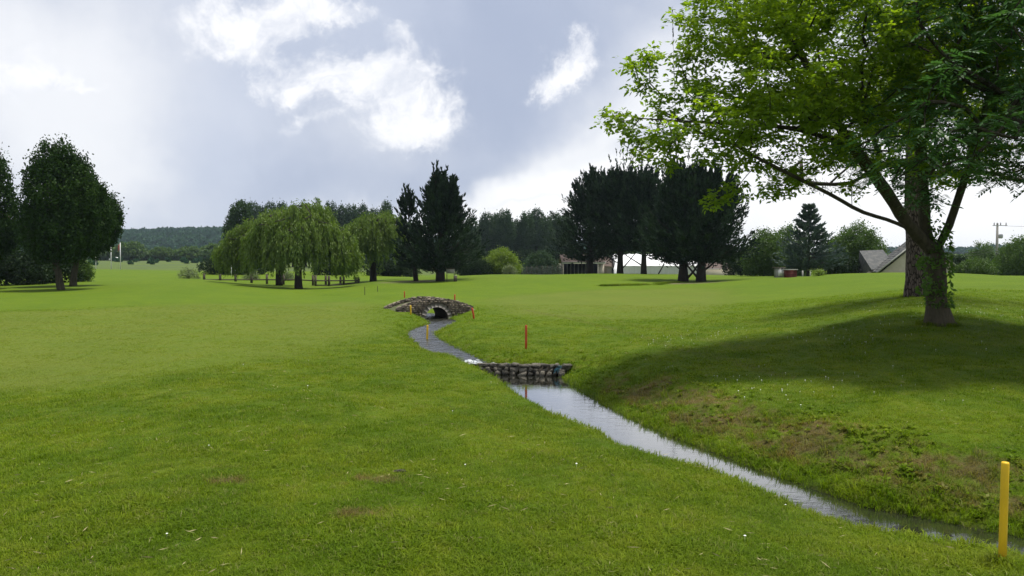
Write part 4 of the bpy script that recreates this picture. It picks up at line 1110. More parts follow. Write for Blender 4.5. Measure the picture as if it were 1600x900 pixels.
for k in range(6):
    f = .05 + .05 * k
    for sg in ((1, -1) if k < 5 else (0,)):
        D = unit(dr * .75 + sidev * sg * .9 + np.array([0, 0, -.25 * (k / 5)])); drop = np.array([0, 0, -1.]) * (.5 * f * f)
        mb.leaves(cp + dr * f + drop, D, .11 * (.8 + .3 * rg.random(n)), .021, rg, sv, side=np.array([0, 0, 1.]) + rg.normal(size=(n, 3)) * .25)
mb.build('crown', fo_ash, ash)

# ------------------------------------------------------------------ left hand trees
hb = onp(95, 50)
broad_tree('hornbeam_tree', hb, 2.2, .2, [(0, 0, 3.6, 2.4, 2.3, 1.9), (.1, 0, 5.4, 2.35, 2.1, 2.6), (-.2, 0, 7.6, 1.35, 1.3, 1.6), (.8, 0, 7.2, 1.1, 1.1, 1.6), (-1.1, 0, 6.8, 1.0, 1.0, 1.5), (1.6, .3, 4.6, 1.4, 1.4, 2.2)], 380, 52, .30, .15, fo_horn,
           'nearest of the dark upright trees at left, with a straight bare trunk', 'dark upright trees at the left', seed=4, stretch=(.8, .8, 1.5), bias=(0, 0, .7), lean=-.3, bark=m_bark)
broad_tree('hornbeam_tree', onp(113, 56), 2.1, .2, [(0, 0, 3.6, 2.6, 2.3, 1.8), (1.0, 0, 4.6, 2.4, 2.1, 2.2), (.4, 0, 6.3, 1.6, 1.6, 1.9), (2.2, 0, 4.4, 1.2, 1.3, 1.9)], 270, 52, .30, .15, fo_horn,
           'dark upright tree right behind the nearest one, its crown bulging right towards the flagpoles', 'dark upright trees at the left', seed=5, stretch=(.8, .8, 1.5), bias=(0, 0, .7), lean=.3, bark=m_bark)
broad_tree('hornbeam_tree', onp(-45, 53), 2.0, .22, [(0, 0, 3.6, 3.0, 2.4, 2.0), (.3, 0, 5.6, 2.6, 2.2, 2.4), (.9, 0, 7.6, 1.6, 1.4, 1.5), (2.0, 0, 4.2, 1.6, 1.4, 1.6)], 260, 46, .34, .16, fo_horn,
           'dark upright tree cut off by the left edge of the photo', 'dark upright trees at the left', seed=6, stretch=(.8, .8, 1.5), bias=(0, 0, .7), bark=m_bark)


def bush(name, px, Y, W_, H_, fmat, label, grp=None, seed=1, n=90, leaf=.2, per=24, D_=None, x=None, cat='bush'):
    b_ = onp(px, Y); k = W_ / 2; D_ = D_ or k
    return broad_tree(name, b_, H_ * .3, .06 + H_ * .012, [(-k * .4, 0, H_ * .38, k * .62, D_ * .7, H_ * .42), (k * .4, 0, H_ * .36, k * .62, D_ * .7, H_ * .40), (0, 0, H_ * .55, k * .75, D_ * .8, H_ * .45)], n, int(per * 1.35), (.22 * H_ ** .5 + .1) * .78, leaf * .88, fmat, label, grp, seed=seed, cat=cat, shell=.35)


bush('bush', 10, 60, 6.0, 3.2, fo_bush, 'dark bush filling the left edge under the leftmost tree', 'dark bushes under the left trees', 31, 120)
bush('bush', 70, 64, 5.0, 2.6, fo_bush, 'dark bush behind the two left trunks', 'dark bushes under the left trees', 32, 100)
bush('bush', -90, 58, 6.0, 3.0, fo_bush, 'dark bush beyond the left edge of the lawn, outermost', 'dark bushes under the left trees', 33, 100)
bush('bush', 128, 66, 1.7, 1.9, fo_oak, 'small pale green bush just right of the left trunks', None, 34, 40, .16)

# willows
willow(onp(466, 68), 4, 7.6, [(-.4, 0, 4.9, 2.6, 2.8, 2.4), (2.9, -.3, 3.7, 2.0, 2.2, 2.0), (1.6, -1.2, 4.6, 1.9, 2.0, 1.9), (-1.8, -1.0, 4.6, 1.6, 2.0, 2.0), (.9, 0, 5.6, 2.0, 2.2, 2.1), (-2.9, -.6, 3.6, 1.4, 1.6, 1.6), (3.8, 0, 2.6, 1.3, 1.6, 1.5), (.2, -2.2, 3.6, 1.6, 1.6, 1.6)], 'broad weeping willow with the right hand trunk, largest of the three', 41, nstr=640, zlow=1.3)
willow(onp(436, 74), 4, 7.0, [(-1.8, 0, 4.5, 2.2, 2.6, 2.0), (-4.0, 0, 2.9, 1.6, 2.0, 1.6), (.6, 0, 5.2, 2.4, 2.6, 2.3), (-3.0, -.6, 3.8, 1.7, 1.8, 1.7), (-.6, -1.4, 4.3, 1.6, 1.6, 1.7)], 'weeping willow behind the largest one, spreading out to its left', 42, nstr=480, zlow=1.25)
willow(onp(583, 80), 4, 7.0, [(0, 0, 4.6, 2.6, 2.6, 2.3), (-1.2, 0, 3.9, 1.9, 2.2, 2.2), (1.5, 0, 4.9, 1.8, 2.0, 2.2)], 'narrow weeping willow between the largest willow and the dark conifers', 43, nstr=430, zlow=.7, trunk_r=.3)

# conifers
conifer('cypress_tree', onp(650, 74), 7.9, 1.7, 1.3, 'slim dark conifer leaning beside the broad lone cypress', 'dark cypresses', 51, nb=130, trunk_r=.17, lean=-.9, leaders=0, pw=.6)
conifer('cypress_tree', onp(688, 72), 9.8, 4.1, 1.2, 'broad dark cypress on its own between willows and clubhouse', 'dark cypresses', 52, nb=330, trunk_r=.32, leaders=6, pw=.92, spr=50,
        limbs=[([(0, 0, .5), (-.7, 0, 1.3), (-1.3, 0, 2.2)], .12), ([(0, 0, .6), (.6, 0, 1.4), (.9, 0, 2.2)], .12)])
conifer('cypress_tree', onp(922, 92), 11.9, 5.0, 1.9, 'leftmost dark cypress of the row in front of the clubhouse', 'dark cypresses', 53, nb=360, trunk_r=.34, leaders=7, pw=.75)
conifer('cypress_tree', onp(969, 90), 11.2, 4.6, 2.9, 'second dark cypress of the row, at the left end of the marquee', 'dark cypresses', 54, nb=360, trunk_r=.28, leaders=8, pw=.58,
        limbs=[([(0, 0, .3), (.9, 0, 1.3), (1.8, 0, 2.4)], .09), ([(.2, 0, 1.0), (-1, 0, 1.6), (-1.8, 0, 2.4)], .07)])
conifer('cypress_tree', onp(1006, 88), 11.0, 4.3, 2.9, 'third dark cypress of the row, in front of the marquee middle', 'dark cypresses', 55, nb=360, trunk_r=.26, leaders=8, pw=.58,
        limbs=[([(0, 0, .8), (-1.1, 0, 1.5), (-2.2, 0, 2.2)], .08), ([(1.6, 0, .0), (2.1, 0, .9), (2.6, 0, 2.3)], .08)])
conifer('cypress_tree', onp(1068, 70), 9.9, 3.9, 1.9, 'nearer dark cypress with the thick straight trunk, left of the pair', 'dark cypresses', 56, nb=340, trunk_r=.33, leaders=8, pw=.58,
        limbs=[([(.25, 0, .2), (.9, 0, .9), (1.5, 0, 1.9)], .12), ([(-.1, 0, .9), (-.7, 0, 1.4), (-1.2, 0, 2.2)], .07)])
conifer('cypress_tree', onp(1096, 69), 9.4, 4.9, 2.05, 'nearer dark cypress with spreading low limbs, right of the pair', 'dark cypresses', 57, nb=380, trunk_r=.32, leaders=6, pw=.75, spr=50,
        limbs=[([(-.2, 0, .2), (-.9, 0, 1.0), (-1.5, 0, 1.8)], .12), ([(.1, 0, .9), (.8, 0, 1.4), (1.5, 0, 2.0)], .11), ([(-.1, 0, .6), (-.8, 0, 1.5), (-.7, 0, 2.2)], .08)])
conifer('spruce_tree', onp(1263, 74), 6.7, 3.0, .9, 'blue grey spruce with tiered boughs behind the small sheds', None, 58, fo_spruce, nb=240, trunk_r=.14, up0=0, up1=35, leaders=0, pw=.95, tiers=13, size=.34)

# round trees and hedges behind right lawn
bush('round_tree', 1193, 82, 4.0, 4.7, fo_oak, 'light green round tree at the right end of the cypress row', None, 61, 130, .2, 30, cat='tree')
bush('round_tree', 1228, 92, 5.4, 5.7, fo_oak, 'mid green tree half hidden behind the left of the spruce', None, 62, 130, .22, 30, cat='tree')
bush('round_tree', 1338, 84, 6.0, 5.6, fo_oak, 'round green tree between the spruce and the barn', None, 63, 190, .2, 32, cat='tree')
bush('round_tree', 1304, 92, 5.4, 4.6, fo_bush, 'darker tree filling the gap between spruce and round tree', None, 64, 120, .22, 28, cat='tree')
bush('bush', 1225, 100, 6, 2.6, fo_bush, 'dark low bush behind the small sheds', 'dark low bushes behind the right lawn', 65, 100)
bush('bush', 1310, 78, 5, 2.2, fo_bush, 'dark low bush under the round green tree', 'dark low bushes behind the right lawn', 66, 90)
bush('bush', 1160, 96, 5, 3.0, fo_bush, 'dark bush at the foot of the rightmost cypress', 'dark low bushes behind the right lawn', 67, 90)
bush('bush', 1279, 50, .9, .35, fo_light, 'small yellow green plant on the crest left of the barn', None, 68, 16, .09, 14)
bush('bush', 1500, 80, 3.6, 1.9, fo_bush, 'dark clipped bush right of the barn', None, 69, 90, .16)
bush('bush', 1525, 78, 3.6, 1.7, fo_oak, 'rounded glossy bush left of the utility pole', None, 70, 90, .16)
bush('round_tree', 1535, 125, 4.6, 5.2, fo_oak, 'airy green tree just behind the utility pole', None, 71, 110, .22, cat='tree')
bush('round_tree', 1598, 86, 5.4, 4.2, fo_oak, 'grey green rounded tree cut by the right edge', None, 72, 150, .2, 28, cat='tree')
bush('round_tree', 1650, 92, 6, 4.6, fo_oak, 'green tree beyond the right edge of the lawn', None, 73, 120, .22, cat='tree')
bush('bush', 1572, 95, 5, 2.6, fo_bush, 'dark bush at the foot of the utility pole', None, 74, 90)
bush('round_tree', 783, 100, 5.0, 3.7, fo_light, 'bright yellow green rounded shrub right of the lone cypress', None, 75, 170, .2, 30, cat='shrub')
bush('bush', 742, 98, 4.0, 2.5, fo_bush, 'dark bush between lone cypress and bright shrub', None, 76, 100)
bush('round_tree', 845, 118, 5.6, 4.4, fo_pop, 'grey green tree between the bright shrub and the cypress row', None, 77, 160, .24, 28, cat='tree')
bush('bush', 796, 92, 1.5, 1.2, fo_sage, 'small grey green shrub in front of the wire fence', None, 78, 30, .14)
for i, (px, H_, q) in enumerate(((345, 2.4, 'under the left edge of the willows'), (385, 1.8, 'behind the fence left of the willow trunks'), (520, 1.7, 'behind the fence right of the willow trunks'), (600, 2.4, 'under the narrow willow'), (625, 2.4, 'behind the slim leaning conifer'))):
    bush('bush', px, 105, 5.5, H_, fo_bush, 'dark low bush ' + q, 'dark bushes behind the fence', 80 + i, 70, .22)
for i, (px, Y, W_, H_) in enumerate(((295, 84, 2.4, 1.1), (393, 88, 1.7, 1.0), (448, 88, 1.5, 1.0))):
    bush('bush', px, Y, W_, H_, fo_sage, ('pale feathery shrub at the left end of the timber fence', 'pale feathery shrub behind the middle fence posts', 'pale feathery shrub between the two willow trunks')[i], 'pale feathery shrubs', 90 + i, 26, .12, 16)

# poplar wood: one poplar, then copies
b_ = onp(760, 205)
pop = broad_tree('poplar_tree', b_, 4, .28, [(0, 0, 5, 2.2, 2, 3.2), (0, 0, 9, 2.6, 2.3, 3.6), (.3, 0, 12.3, 1.8, 1.6, 2.6), (-.5, 0, 10.5, 1.7, 1.6, 2.8)], 200, 26, .55, .36, fo_pop,
                 'tall poplar of the far wood, right beside the lone cypress', 'poplars of the far wood', seed=100, stretch=(.8, .8, 1.4), bias=(0, 0, .5))
pop_spec = [(735, 200, 1.0, 'tall poplar of the far wood, mostly behind the lone cypress'), (775, 212, 1.05, 'poplar of the far wood rising above the bright green shrub'), (790, 203, 1.03, 'poplar of the far wood above the right half of the bright shrub'), (808, 208, 1.0, 'poplar of the far wood by the gap left of the wood middle'),
            (822, 204, 1.06, 'poplar of the far wood, left of the grey green tree'), (838, 210, 1.08, 'poplar of the far wood above the grey green tree'), (853, 203, 1.05, 'poplar of the far wood, right of the grey green tree'), (868, 207, 1.07, 'poplar of the far wood touching the cypress row'),
            (885, 205, 1.0, 'poplar of the far wood mostly behind the leftmost cypress of the row')]
for i, (px, Y, s_, lb) in enumerate(pop_spec):
    copy_thing(pop, tuple(onp(px, Y)), lb, i * 1.3, (s_ * .95, s_ * .95, s_ * (.9 + .06 * (i % 3))))
for i, px in enumerate((395, 409, 425, 441, 458, 478, 497, 516, 534, 551, 568, 585, 604)):
    copy_thing(pop, tuple(onp(px, 222 + 5 * (i % 3))), ORD[i] + ' poplar top from the left above the willow crowns', i * 1.7, (1, 1, (1.20, 1.14, 1.24, 1.2, 1.17)[i % 5]), 'poplars above the willows')
broad_tree('poplar_tree', onp(374, 120), 2, .22, [(0, 0, 6, 2.0, 1.9, 3.4), (.3, 0, 8.4, 1.6, 1.5, 2.2), (-1.1, 0, 6.2, 1.2, 1.2, 1.5)], 150, 26, .42, .26, fo_pop, 'dark poplar standing alone left of the willows', seed=101, stretch=(.8, .8, 1.3), bias=(0, 0, .5))
for i, px in enumerate((750, 782, 815, 848, 876)):
    bush('bush', px, 150, 9, 5.2, fo_bush, ('understorey tree below the far poplars by the lone cypress', 'understorey tree behind the bright shrub', 'understorey tree below the far poplars left of the grey green tree', 'understorey tree behind the grey green tree', 'understorey tree below the far poplars by the cypress row')[i], 'understorey of the far wood', 110 + i, 90, .36)

# ------------------------------------------------------------------ far meadow, hedge trees, hills
hx = np.concatenate([np.arange(-1700, -200, 20), np.arange(-200, 900, 40), np.arange(900, 2600, 20)]); hy = np.arange(560, 1700, 30.)
HX, HY = np.meshgrid(hx, hy)


def hill_z(x, y):
    prof = 16 + 26 * sstep(-x, -250, 350) + 12 * sstep(x, 500, 900)
    return -2 + (prof + 3 * np.sin(x * .006) + 2 * np.sin(x * .017 + 1)) * sstep(y, 560, 1150 + 60 * np.sin(x * .005)) + 2


i0 = (np.arange(len(hy) - 1)[:, None] * len(hx) + np.arange(len(hx) - 1)[None]).ravel()
m_hill = simple('hill_ground', (.03, .055, .02), (.05, .08, .03), .02, .95, 0)
tag(link('hills', mesh_np('hills', np.stack([HX.ravel(), HY.ravel(), hill_z(HX.ravel(), HY.ravel())], 1), [np.stack([i0, i0 + 1, i0 + len(hx) + 1, i0 + len(hx)], 1)], {}, True), m_hill), kind='structure')
rg = np.random.default_rng(77)
protos = []
for q in range(3):
    C = in_lobes([(0, 0, 3, 4, 4, 3.6), (1.5, 0, 5, 2.6, 2.6, 2.6)], 46, rg, .6); Pn, D, Ls, Ws, v = clumps(C, 9, 1.1, rg, 1.7, .8, (0, 0, .3)); mb = MB(); mb.leaves(Pn, D, Ls, Ws, rg, v * .5 + .5 * rg.random()); protos.append(mb.mesh('far_crown'))
n = 5200; x = np.concatenate([rg.uniform(-1250, 120, n), rg.uniform(500, 1500, n // 2)]); y = rg.uniform(600, 1190, len(x)); k = (x / y > -1.0) & (x / y < 1.0)
x, y = x[k], y[k]
scatter('hill_forest', np.stack([x, y, hill_z(x, y) - 1.5], 1), .9 + .6 * rg.random(len(x)), {}, protos, fo_hill, 'distant bluish green forest covering the hills on the horizon', 'forest')
n = 700; x = rg.uniform(-230, -95, n); y = rg.uniform(158, 296, n); z = ground(x, y); k = (np.sin(x * .09) * np.sin(y * .07) + rg.normal(0, .5, n)) > .3
m2 = foliage('meadow_scrub', (.060, .085, .040), (.095, .125, .050), .2)
scatter('meadow_scrub', np.stack([x[k], y[k], z[k] - .15], 1), .12 + .12 * rg.random(k.sum()), {}, protos[:1], m2, 'low grey green scrub over the rough field behind the flagpoles', 'scrub')
hl = bush('hedge_tree', 205, 330, 14, 8, fo_oak, 'far hedgerow tree right behind the tallest flagpole', 'hedgerow trees below the hill', 120, 120, .9, 20, cat='tree')
hs = [(160, 335, 1.0, 'far hedgerow tree behind the left flagpole'), (178, 340, .8, 'far hedgerow tree behind the white car'), (232, 338, .7, 'low far hedgerow tree a little right of the flagpoles'), (254, 334, .85, 'far hedgerow tree left of the middle of the distant field'), (276, 345, .75, 'far hedgerow tree over the middle of the distant field'),
      (296, 333, .9, 'far hedgerow tree above the pale feathery shrub'), (318, 340, .8, 'far hedgerow tree right of the pale feathery shrub'), (338, 332, 1.05, 'far hedgerow tree beside the left willow edge'), (135, 338, .9, 'far hedgerow tree seen between the left trunks and the flagpoles'), (358, 338, .8, 'far hedgerow tree behind the left willow edge'), (100, 338, .9, 'far hedgerow tree behind the left trunks')]
for i, (px, Y, s_, lb) in enumerate(hs): copy_thing(hl, tuple(onp(px, Y)), lb, i * 1.1, (s_, s_, s_ * .85))
for i in range(16):
    copy_thing(hl, tuple(onp(395 + i * 48 + (i % 3) * 8, 300)), ORD[i] + ' dark tree from the left in the far belt behind the wood', i * .9, (1.1, 1, .85), 'far tree belt behind the wood')
for i, px in enumerate((1180, 1240, 1290, 1330, 1370, 1420, 1480, 1520, 1560, 1600)):
    copy_thing(hl, tuple(onp(px, 260)), ORD[i] + ' low far tree from the left on the horizon behind the right lawn', i * .9, (1.1, 1, .48), 'far trees behind the right lawn')

# ------------------------------------------------------------------ fences
def post_rail(name, spec, rails, label, Y0):
    b_ = onp(spec[0][0], spec[0][1]); root = thing(name, tuple(b_), label, 'fence', 'timber fences by the willows')
    pts = []
    for (px, Y, h) in spec:
        q = onp(px, Y); h = P(px, h, Y).z - q.z; mb = MB(); mb.box((q.x, q.y, q.z + h / 2 - .1), (.19, .19, h + .2), rng.uniform(-.2, .2), rng.random(), .94); mb.build('post', m_oldwood, root); pts.append(q)
    for hr in rails:
        for a, b2 in zip(pts[:-1], pts[1:]):
            a, b2 = Vector(a), Vector(b2)
            if hr > .3: a.z, b2.z = [P(800, 437 if v.x < -20 else 438.5, v.y).z for v in (a, b2)]
            mb = MB(); mb.tube([np.array(a) + (0, 0, hr if hr < .3 else 0), np.array(b2) + (0, 0, hr if hr < .3 else 0)], .06, 6, rng.random()); mb.build('rail', m_oldwood, root)
    return root


post_rail('timber_fence', [(319, 82, 427.5), (344, 81.5, 428), (368, 81, 428), (393, 80, 428), (417, 79, 428), (443, 78, 429), (466, 78, 430), (489, 77.5, 430), (509, 78, 430.5), (532, 79, 432), (556, 80, 433)], (.62,), 'long post and rail fence running behind the willow trunks', 78)
post_rail('timber_fence', [(493, 76, 430), (514, 76.5, 431), (537, 77.5, 432), (560, 79, 433)], (.08, .6), 'short post and rail fence converging with the long one at its right end', 76)
# wire fence
b_ = onp(845, 96); wf = thing('wire_fence', tuple(b_), 'grey wire mesh fence with thin posts left of the clubhouse', 'fence')
pts = [onp(px, 96) for px in range(815, 881, 8)]
for q in pts: mb = MB(); mb.tube([np.array(q), np.array(q) + (0, 0, 1.3)], .025, 5); mb.build('post', m_oldwood, wf)
mb = MB()
for a, b2 in zip(pts[:-1], pts[1:]):
    for h in np.arange(.1, 1.3, .15): mb.tube([np.array(a) + (0, 0, h), np.array(b2) + (0, 0, h)], .004, 3, cap=False)
    for f in np.arange(0, 1, .2): c = np.array(a) * (1 - f) + np.array(b2) * f; mb.tube([c + (0, 0, .05), c + (0, 0, 1.25)], .004, 3, cap=False)
tag(mb.build('wire_mesh', m_metal, wf), kind='stuff')

# ------------------------------------------------------------------ notice board, bin
b_ = onp(704, 70); nb_ = thing('notice_board', tuple(b_), 'notice board on two posts beside the lone cypress', 'sign'); B = np.array(b_)
for sx in (-.32, .32): mb = MB(); mb.box(B + (sx, 0, .5), (.06, .06, 1.1)); mb.build('post', m_oldwood, nb_)
mb = MB(); mb.box(B + (0, -.02, .88), (.72, .05, .36)); mb.build('board', m_paleboard, nb_)
mb = MB(); mb.box(B + (0, -.02, 1.09), (.8, .14, .05)); mb.build('roof', m_oldwood, nb_)
b_ = onp(711.5, 69); bn_ = thing('litter_bin', tuple(b_), 'small square litter bin under the notice board', 'bin'); B = np.array(b_)
mb = MB(); mb.box(B + (0, 0, .24), (.26, .26, .48), 0, .5, 1.08); mb.build('bin_body', m_oldwood, bn_); mb = MB(); mb.box(B + (0, 0, .50), (.30, .30, .04)); mb.build('lid', m_paleboard, bn_)
b_ = onp(365, 100); fr = thing('white_frame', tuple(b_), 'small white square frame standing beyond the timber fence', 'frame'); B = np.array(b_)
for sx in (-.28, .28): mb = MB(); mb.box(B + (sx, 0, .75), (.09, .09, 1.5)); mb.build('upright', m_whitep, fr)
mb = MB(); mb.box(B + (0, 0, 1.54), (.7, .09, .1)); mb.build('crossbar', m_whitep, fr)

# ------------------------------------------------------------------ flagpoles, car
for px, py, Y, lb in ((150, 396, 148, 'short bare white flagpole, leftmost of the three'), (174, 382, 146, 'tall bare white flagpole in the middle of the three'), (188.5, 379, 144, 'white flagpole flying the red flag, rightmost of the three')):
    b_ = onp(px, Y); top = P(px, py, Y); fp = thing('flagpole', tuple(b_), lb, 'flagpole', 'white flagpoles'); B = np.array(b_)
    mb = MB(); mb.tube([B, np.array([B[0], B[1], top.z])], [.09, .06], 8); mb.build('pole', m_whitep, fp)
    if px > 180:
        mb = MB(); n = 8; T_ = np.array([B[0], B[1], top.z - .1]); xs_ = np.linspace(0, -.48, n); V = []
        for i, xx_ in enumerate(xs_):
            sg = .12 * math.sin(i * 1.1); V += [T_ + (xx_, sg, -.9 * (i / n) ** 1.3 * .9), T_ + (xx_, sg + .03, -.95 - .85 * (i / n) * .9)]
        mb.add(V, [(2 * i, 2 * i + 2, 2 * i + 3, 2 * i + 1) for i in range(n - 1)]); mb.build('flag', m_redflag, fp)
b_ = onp(181, 297); car = thing('parked_car', tuple(b_), 'small white car on the far road behind the flagpoles', 'car'); B = np.array(b_)


def prism(mb, prof, y0, y1, B, s=1.0):
    n = len(prof); V = [B + (x_ * s, y0, z_ * s) for x_, z_ in prof] + [B + (x_ * s, y1, z_ * s) for x_, z_ in prof]
    mb.add(V, [(i, (i + 1) % n, (i + 1) % n + n, i + n) for i in range(n)])
    c = np.mean(V[:n], 0), np.mean(V[n:], 0); m0 = mb.n; mb.add([*V, c[0], c[1]], None, [(i, 2 * n, (i + 1) % n) for i in range(n)] + [(i + n, (i + 1) % n + n, 2 * n + 1) for i in range(n)])


mb = MB(); prism(mb, [(-2.1, .35), (2.1, .35), (2.15, .75), (1.9, .95), (1.0, 1.05), (.4, 1.48), (-1.0, 1.5), (-1.7, 1.05), (-2.1, .95)], -.8, .8, B); mb.build('body', m_whitep, car)
mb = MB(); prism(mb, [(.85, 1.06), (.35, 1.40), (-.9, 1.42), (-1.45, 1.06)], -.812, .812, B); mb.build('side_windows', m_dark, car)
for sx in (-1.3, 1.3):
    for sy in (-.78, .78): mb = MB(); mb.tube([B + (sx, sy - .1, .33), B + (sx, sy + .1, .33)], .33, 14); mb.build('wheel', m_tyre, car)

# ------------------------------------------------------------------ clubhouse, marquee, long building
Yc = 118; s_ = Yc / F
X = lambda px, Y=Yc: (px - 800) / F * Y
Zp = lambda py, Y=Yc: P(800, py, Y).z
G0 = -1.0
ch = thing('clubhouse', (X(915), Yc, G0), 'low cream clubhouse with a glazed veranda under the cypresses', 'building')
xa, xb = X(879), X(944); eave = Zp(411.5)
mb = MB(); mb.box(((X(935) + xb) / 2, Yc + .2, (G0 + eave) / 2), (xb - X(935), .3, eave - G0)); mb.build('wall', m_cream, ch)
mb = MB(); mb.box(((xa + xb) / 2, Yc + 7, (G0 + eave) / 2), (xb - xa, .3, eave - G0)); mb.box((xa - .1, Yc + 3.6, (G0 + eave) / 2), (.3, 6.8, eave - G0)); mb.box((xb - .15, Yc + 3.8, (G0 + eave) / 2), (.3, 6.3, eave - G0)); mb.build('wall', m_cream, ch)
mb = MB(); mb.box(((xa + xb) / 2, Yc + 2.6, (G0 + eave) / 2), (xb - xa - .6, .08, eave - G0 - .1)); mb.build('window', m_dark, ch)
for i in range(9):
    xx_ = xa + .3 + i * (X(935) - xa - .3) / 9; mb = MB(); mb.box((xx_, Yc + 2.5, (G0 + eave) / 2), (.09, .1, eave - G0 - .1)); mb.build('window_frame', m_paleboard, ch)
for xx_ in (xa + .05, X(935) - .1): mb = MB(); mb.box((xx_, Yc - .4, (G0 + eave) / 2), (.18, .18, eave - G0)); mb.build('veranda_post', m_cream, ch)
mb = MB(); mb.box(((xa + xb) / 2, Yc - .62, eave + .12), (xb - xa + .3, .08, .28)); mb.build('fascia', m_whitep, ch)
mb = MB(); r0 = eave + .24; rt = Zp(400); V = [(xa - .2, Yc - .7, r0), (xb + .1, Yc - .7, r0), (xb + .1, Yc + 3.6, rt + .3), (xa - .2, Yc + 3.6, rt + .3), (xa - .2, Yc + 7.8, r0), (xb + .1, Yc + 7.8, r0)]
V2 = [(a, b_2, c - .12) for a, b_2, c in V]; mb.add(V + V2, [(0, 1, 2, 3), (3, 2, 5, 4), (6, 9, 8, 7), (9, 10, 11, 8), (0, 6, 7, 1), (4, 5, 11, 10), (0, 3, 9, 6), (3, 4, 10, 9), (1, 7, 8, 2), (2, 8, 11, 5)]); mb.build('roof', m_tile, ch)
for i, px in enumerate((884, 893, 901, 922, 929)):
    tb = thing('terrace_table', (X(px), Yc - 1.5, G0), ORD[i] + ' dark terrace table from the left before the clubhouse glazing', 'table', 'terrace tables'); B = np.array(tb.location)
    mb = MB(); mb.box(B + (0, 0, .9), (.75, .7, .06)); mb.build('table_top', m_darkbark, tb); mb = MB(); mb.box(B + (0, 0, .44), (.1, .1, .86)); mb.build('leg', m_darkbark, tb)

an_ = thing('stone_annex', (X(955), Yc + 1, G0), 'stone annex with a sloping brown roof between clubhouse and marquee', 'building')
x0, x1 = X(945) + .02, X(963.5); zt = Zp(402); ze = Zp(417)
mb = MB(); mb.add([(x0, Yc + .8, G0), (x1, Yc + .8, G0), (x1, Yc + .8, ze), (x0, Yc + .8, ze + .2), (x0, Yc + 6, G0), (x1, Yc + 6, G0), (x1, Yc + 6, ze), (x0, Yc + 6, ze + .2)], [(0, 1, 2, 3), (1, 5, 6, 2), (5, 4, 7, 6), (4, 0, 3, 7)]); mb.build('wall', m_stonewall, an_)
mb = MB(); mb.add([(x0, Yc + .55, ze + .12), (x1 + .15, Yc + .55, ze - .05), (x1 - .4, Yc + 3.4, zt), (x0, Yc + 3.4, zt + .2), (x0, Yc + 6.2, ze + .1), (x1 + .1, Yc + 6.2, ze)], [(0, 1, 2, 3), (3, 2, 5, 4)], [(1, 5, 2)]); mb.build('roof', m_tile, an_)
mb = MB(); mb.box((X(959.5), Yc + .77, G0 + .95), (.5, .08, 1.9)); mb.build('door', m_dark, an_)

mq = thing('marquee', (X(1030), Yc - 2, G0), 'long white marquee tent behind the cypress trunks', 'tent')
x0, x1, Ym = X(963.8, Yc - 2), X(1096, Yc - 2), Yc - 2; ze = Zp(415.5, Ym); zr = Zp(402, Ym) + .6
nb2 = 10; w_ = (x1 - x0) / nb2
for i in range(nb2):
    mb = MB(); xs_ = np.linspace(x0 + i * w_, x0 + (i + 1) * w_, 7)
    V = []
    for k, xx_ in enumerate(xs_): V += [(xx_, Ym + .05 * math.sin(k * 2.1 + i), G0), (xx_, Ym + .02 * math.sin(k * 2.1 + i), ze)]
    mb.add(V, [(2 * k, 2 * k + 2, 2 * k + 3, 2 * k + 1) for k in range(6)], None, rng.random()); mb.build('wall_panel', m_plastic, mq)
mb = MB(); V = []
for i in range(nb2 * 4 + 1):
    xx_ = x0 - .05 + i * (x1 - x0 + .1) / (nb2 * 4); sag = -.10 * abs(math.sin(i * math.pi / 4)); V += [(xx_, Ym - .12, ze + sag * .4), (xx_, Ym - .05, ze + .12), (xx_, Ym + 5, zr + sag), (xx_, Ym + 10, ze)]
k_ = nb2 * 4; mb.add(V, [(4 * i + a, 4 * i + 4 + a, 4 * i + 5 + a, 4 * i + 1 + a) for i in range(k_) for a in range(3)]); mb.build('roof', m_canvas, mq)
mb = MB(); mb.add([(x0, Ym, G0), (x0, Ym + 10, G0), (x0, Ym + 10, ze), (x0, Ym + 5, zr), (x0, Ym, ze)], [(0, 1, 2, 4)], [(4, 2, 3)]); mb.add([(x1, Ym, G0), (x1, Ym + 10, G0), (x1, Ym + 10, ze), (x1, Ym + 5, zr), (x1, Ym, ze)], [(1, 0, 4, 2)], [(2, 4, 3)]); mb.build('end_wall', m_canvas, mq)
pk = thing('pagoda_tent', (X(962, Yc - 3.2), Yc - 3.2, G0), 'little pointed white tent at the left end of the marquee', 'tent'); B = np.array(pk.location)
mb = MB(); mb.box(B + (0, 0, .8), (.36, 1.2, 1.9)); mb.build('tent_wall', m_canvas, pk); mb = MB(); zt2 = Zp(409, Yc - 3.2) - G0; mb.add([B + (-.24, -.65, 1.76), B + (.24, -.65, 1.76), B + (.24, .65, 1.76), B + (-.24, .65, 1.76), B + (0, 0, zt2)], None, [(0, 1, 4), (1, 2, 4), (2, 3, 4), (3, 0, 4)]); mb.build('tent_roof', m_canvas, pk)

